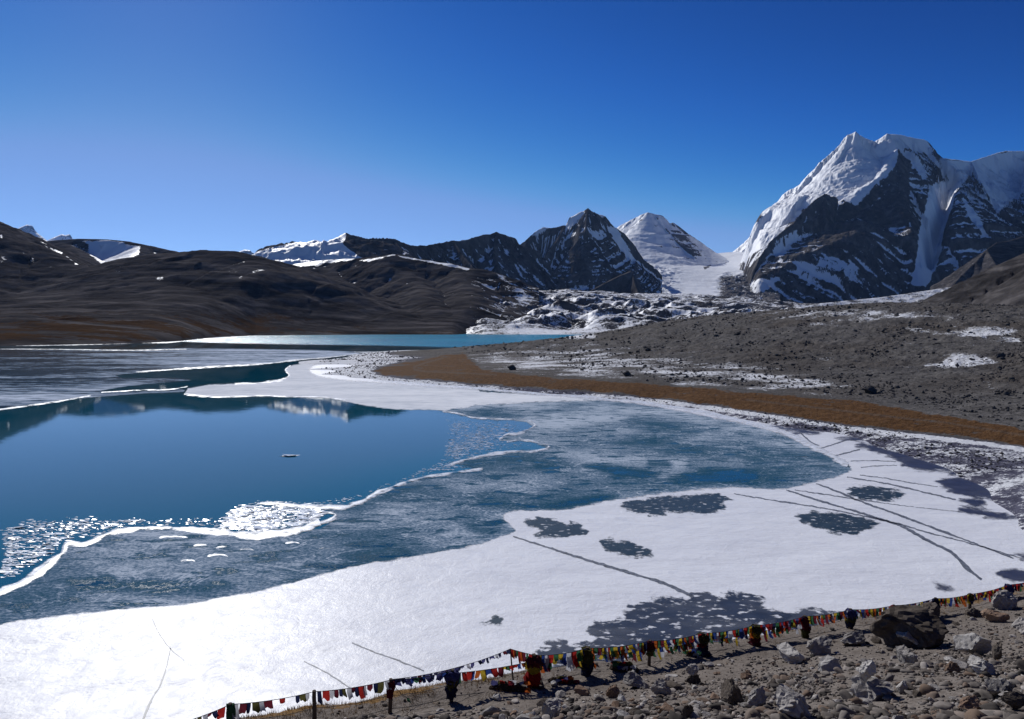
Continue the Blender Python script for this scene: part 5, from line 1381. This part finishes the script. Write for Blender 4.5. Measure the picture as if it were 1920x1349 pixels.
def flag_string(A, B, cols, label, sag=0.12, w=0.19, h=0.24, gap=0.02, dens=1.0, seed=0, rope_r=0.009):
    """one rope with its flags; rope and each flag are parts"""
    r = random.Random(seed)
    root = bpy.data.objects.new('prayer_flag_string', None); link(root)
    root.location = A
    tag(root, label, 'flag string', 'strings of prayer flags along the fence')
    A, B = Vector(A), Vector(B); L = (B - A).length
    def pt(f):
        p = A.lerp(B, f) - A; p.z -= sag * 4 * f * (1 - f); return p
    bm_ = tube([pt(i / 10) for i in range(11)], rope_r, 5)
    bm_obj('rope', bm_, M_wire, root)
    s = r.uniform(0.02, 0.08); i = r.randrange(5)
    ax = (B - A).normalized(); side = Vector((ax.y, -ax.x, 0)).normalized()
    while s < L - w:
        ww = w * r.uniform(0.55, 1.35); hh = h * r.choice((r.uniform(0.45, 0.9), r.uniform(0.8, 1.15), r.uniform(1.0, 1.5)))
        c = cols[i % len(cols)]; i += 1
        if r.random() < dens:
            bm = bmesh.new(); NX, NZ = 4, 5
            sk = r.uniform(-0.4, 0.4) * ww; blow = r.uniform(-0.05, 0.16); ph = r.uniform(0, 6.28); am = r.uniform(0.015, 0.05); sh = r.uniform(0.8, 1.08); torn = r.uniform(0, 0.4)
            g = []
            for b in range(NZ):
                v = b / (NZ - 1)
                row = []
                for a in range(NX):
                    u = a / (NX - 1)
                    p = pt(min(1, (s + u * ww) / L))
                    uu = (u - 0.5) * ww * ((sh - 1) * v)
                    drop = hh * v * (1 - torn * (v ** 2) * abs(math.sin(3 * u + ph)))
                    row.append(bm.verts.new(p + ax * (uu + sk * v * v) + side * (am * math.sin(5 * u + 3 * v + ph) * (0.3 + v) + blow * v * v) - Vector((0, 0, drop))))
                g.append(row)
            for b in range(NZ - 1):
                for a in range(NX - 1): bm.faces.new((g[b][a], g[b][a + 1], g[b + 1][a + 1], g[b + 1][a]))
            bm_obj('flag', bm, CL[c], root, True)
        s += ww * r.uniform(0.6, 1.05) + gap * r.uniform(0.0, 2.5)
    return root

DARK = ('maroon', 'navy', 'red', 'white', 'maroon', 'navy', 'olive', 'white')
BLUES = ('navy', 'blue', 'violet', 'navy', 'violet', 'blue', 'green')
FIVE = ('blue', 'white', 'red', 'green', 'yellow')
MIX = ('red', 'green', 'yellow', 'navy', 'orange', 'green', 'maroon', 'yellow', 'blue', 'white')
where = ['beyond the lower left, cut by the bottom edge', 'dark maroon flags, leftmost in view at the bottom edge', 'dark red and navy flags left of the plain bare post', 'maroon and navy flags right of the plain bare post', 'small blue flags hanging above bare ground']
SPANS = [(0, 1, DARK, 'maroon and navy flags running out through the bottom edge', .24), (1, 2, DARK, 'dark red and navy flags left of the plain square-topped post', .25), (2, 3, DARK, 'maroon and navy flags right of the plain square-topped post', .25),
         (3, 4, BLUES, 'row of small blue flags over bare ground, left of the lifted line', .17)]
for i, (a, b, cl, lb, hh) in enumerate(SPANS):
    flag_string(TOPS[a] - Vector((0, 0, .03)), TOPS[b] - Vector((0, 0, .03)), cl, lb, 0.06, 0.17, hh, dens=0.93, seed=20 + i)
flag_string(TOPS[3] - Vector((0, 0, .02)), ptop, ('violet', 'navy', 'violet', 'white', 'violet', 'maroon', 'navy'), 'long lifted line of small violet flags against the snow', 0.16, 0.15, 0.13, 0.03, 0.95, 31)
flag_string(ptop, TOPS[5] - Vector((0, 0, .02)), ('green', 'red', 'orange', 'maroon'), 'short steep flag line from the thin pole to the heaviest post', 0.01, 0.12, 0.30, 0.01, 1.0, 32)
flag_string(TOPS[4] - Vector((0, 0, .12)), TOPS[5] - Vector((0, 0, .22)), ('yellow', 'green', 'red', 'red', 'blue', 'orange', 'yellow', 'blue', 'red', 'maroon'), 'low line of bright flags left of the heaviest wrapped post', 0.05, 0.19, 0.24, 0.015, 1.0, 33)
names = ['bright five-colour flags right of the heaviest wrapped post', 'flags between the hunched post and the slim post, many green', 'dense flags left of the thick dark post', 'flags right of the thick dark post over pale ground', 'red and navy flags left of the broad square post', 'orange and navy flags right of the broad square post', 'flags between two stout posts above the long grey slab', 'navy and yellow flags just behind the largest boulder', 'red and green flags between the last upright posts', 'dark red flags below the snow near the right end', 'small dark flags at the far right end of the fence']
for i in range(5, len(TOPS) - 1):
    cl = (FIVE, MIX, MIX, FIVE, ('red', 'maroon', 'navy', 'green', 'red', 'violet'), ('orange', 'navy', 'white', 'yellow', 'green', 'maroon'), MIX, ('navy', 'yellow', 'violet', 'navy', 'maroon', 'white'), MIX, ('maroon', 'red', 'navy', 'yellow'), ('maroon', 'navy', 'red'))[i - 5]
    flag_string(TOPS[i] - Vector((0, 0, .03)), TOPS[i + 1] - Vector((0, 0, .03)), cl, names[i - 5], 0.08, 0.21, 0.38 if i < 12 else 0.34, 0.0, 0.98, 40 + i)
    flag_string(TOPS[i] - Vector((0.05, -0.06, .06)), TOPS[i + 1] - Vector((-0.05, -0.06, .08)), MIX[(3 * i) % 7:] + MIX[:(3 * i) % 7], 'second, lakeward line behind the ' + names[i - 5], 0.16, 0.22, 0.36, 0.06, 0.75, 140 + i)
    if i in (5, 6, 7, 8, 9):
        flag_string(TOPS[i] - Vector((0, 0, .26)), TOPS[i + 1] - Vector((0, 0, .26)), MIX[i - 5:] + MIX[:i - 5], 'lower ' + ('line of flags hanging to the ground beside the heaviest post', 'line of tattered flags left of the slim post', 'line of flags with dangling ends right of the slim post', 'sparse line of flags right of the thick dark post', 'sparse line of flags left of the broad square post')[i - 5], 0.14, 0.18, 0.32, 0.03, 0.85 if i < 8 else 0.5, 60 + i)
# dangling scrap line hanging from the blue span
flag_string(TOPS[3] - Vector((0, 0, .05)), Vector(FP[4]) + Vector((-0.9, 0, 0.15)), ('red', 'green', 'violet', 'white'), 'loose slack cord with a few scraps below the blue flags', 0.30, 0.12, 0.10, 0.35, 0.8, 90, 0.007)

# heaps of fallen flags and turf against the fence foot
def heap(px, py, w, hgt, label, seed):
    x, y, z = hit(px, py)
    r = random.Random(seed)
    L = w / F * y; H = hgt / F * y
    root = bpy.data.objects.new('flag_heap', None); link(root); root.location = (x, y, z)
    tag(root, label, 'heap', 'heaps of fallen flags along the fence')
    bm = bmesh.new(); NU, NV = 26, 12
    g = []
    for a in range(NU):
        u = a / (NU - 1); row = []
        pr = math.sin(math.pi * u) ** 0.45
        for b in range(NV):
            q = math.pi * b / (NV - 1)
            rr = pr * (1 + 0.30 * float(perlin(np.array(u * 9 + seed), np.array(q * 2.3), seed)) + 0.10 * r.uniform(-1, 1))
            xx = (u - 0.5) * L; yy = -math.cos(q) * H * 0.8 * rr
            row.append(bm.verts.new((xx, yy, float(bank(x + xx, y + yy)) - z - 0.03 + math.sin(q) * H * rr)))
        g.append(row)
    for a in range(NU - 1):
        for b in range(NV - 1): bm.faces.new((g[a][b], g[a][b + 1], g[a + 1][b + 1], g[a + 1][b]))
    bm_obj('mound', bm, M_heap, root)
    for k in range(9):
        bm = bmesh.new(); u = r.random(); q = r.uniform(0.3, 1.8)
        cx, cy, cz = (u - 0.5) * L * 0.9, -math.cos(q) * H * 0.8, math.sin(q) * H * 0.95
        vs = [bm.verts.new((cx + dx * 0.10 + r.uniform(-.03, .03), cy - 0.02 + r.uniform(-.05, .02), cz + dz * 0.06 + r.uniform(-.02, .03))) for dx, dz in ((-1, -1), (0, -1.2), (1, -1), (1, 1), (0, 1.2), (-1, 1))]
        bm.faces.new((vs[0], vs[1], vs[4], vs[5])); bm.faces.new((vs[1], vs[2], vs[3], vs[4]))
        bm_obj('scrap', bm, CL[r.choice(list(CL))], root)
t = NT('matted_turf_and_cloth')
a = t.noise(14, 7, 0.7)
t.set(t.ramp(a, [(0.3, (0.022, 0.017, 0.016)), (0.55, (0.06, 0.045, 0.035)), (0.75, (0.10, 0.05, 0.04))]), 0.95, t.bump(a, 0.9, 0.05), 0.0)
M_heap = t.m
heap(955, 1293, 82, 15, 'dark heap of fallen flags left of the heaviest wrapped post', 1)
heap(1055, 1281, 60, 12, 'dark heap of fallen flags right of the heaviest wrapped post', 2)
heap(1172, 1258, 62, 16, 'low dark heap left of the slim post', 3)
heap(1300, 1232, 30, 9, 'small dark heap at the foot of the thick dark post', 4)

# dry grass tufts along the crest
def tufts(name, n, seed, label):
    r = np.random.default_rng(seed); V, Fc = [], []
    fpx = [f[0] for f in FENCE]; fd = [f[2] for f in FENCE]
    for _ in range(n):
        px = r.uniform(420, 1960); d = np.interp(px, fpx, fd) + r.choice([r.uniform(0.5, 2.2), r.uniform(-0.6, 0.5)], p=[.8, .2])
        if px > 950 and px < 1780 and r.random() < 0.7: continue
        x = (px - 960) / F * d
        cx, cy = x + r.normal(0, .1, 12), d + r.normal(0, .1, 12)
        cz = bank(cx, cy)
        for a, b, c in zip(cx, cy, cz):
            an = r.uniform(0, 6.28); hh = r.uniform(0.05, 0.16); w = 0.008
            dx, dy = math.cos(an) * w, math.sin(an) * w
            lx, ly = r.normal(0, 0.05, 2); k = len(V)
            V += [(a - dx, b - dy, c - 0.01), (a + dx, b + dy, c - 0.01), (a + lx, b + ly, c + hh)]
            Fc.append((k, k + 1, k + 2))
    o = np_mesh(name, V, Fc, M_dry, None, False)
    tag(o, label, None, None, 'stuff')
t = NT('dry_grass_blades')
t.set(t.mix(t.mr(t.noise(5, 4, 0.6), 0.35, 0.65), (0.20, 0.11, 0.04), (0.36, 0.25, 0.11)), 0.8, None, 0.05)
M_dry = t.m
tufts('dry_grass', 700, 4, 'tufts of dry brown grass along the crest behind the fence')
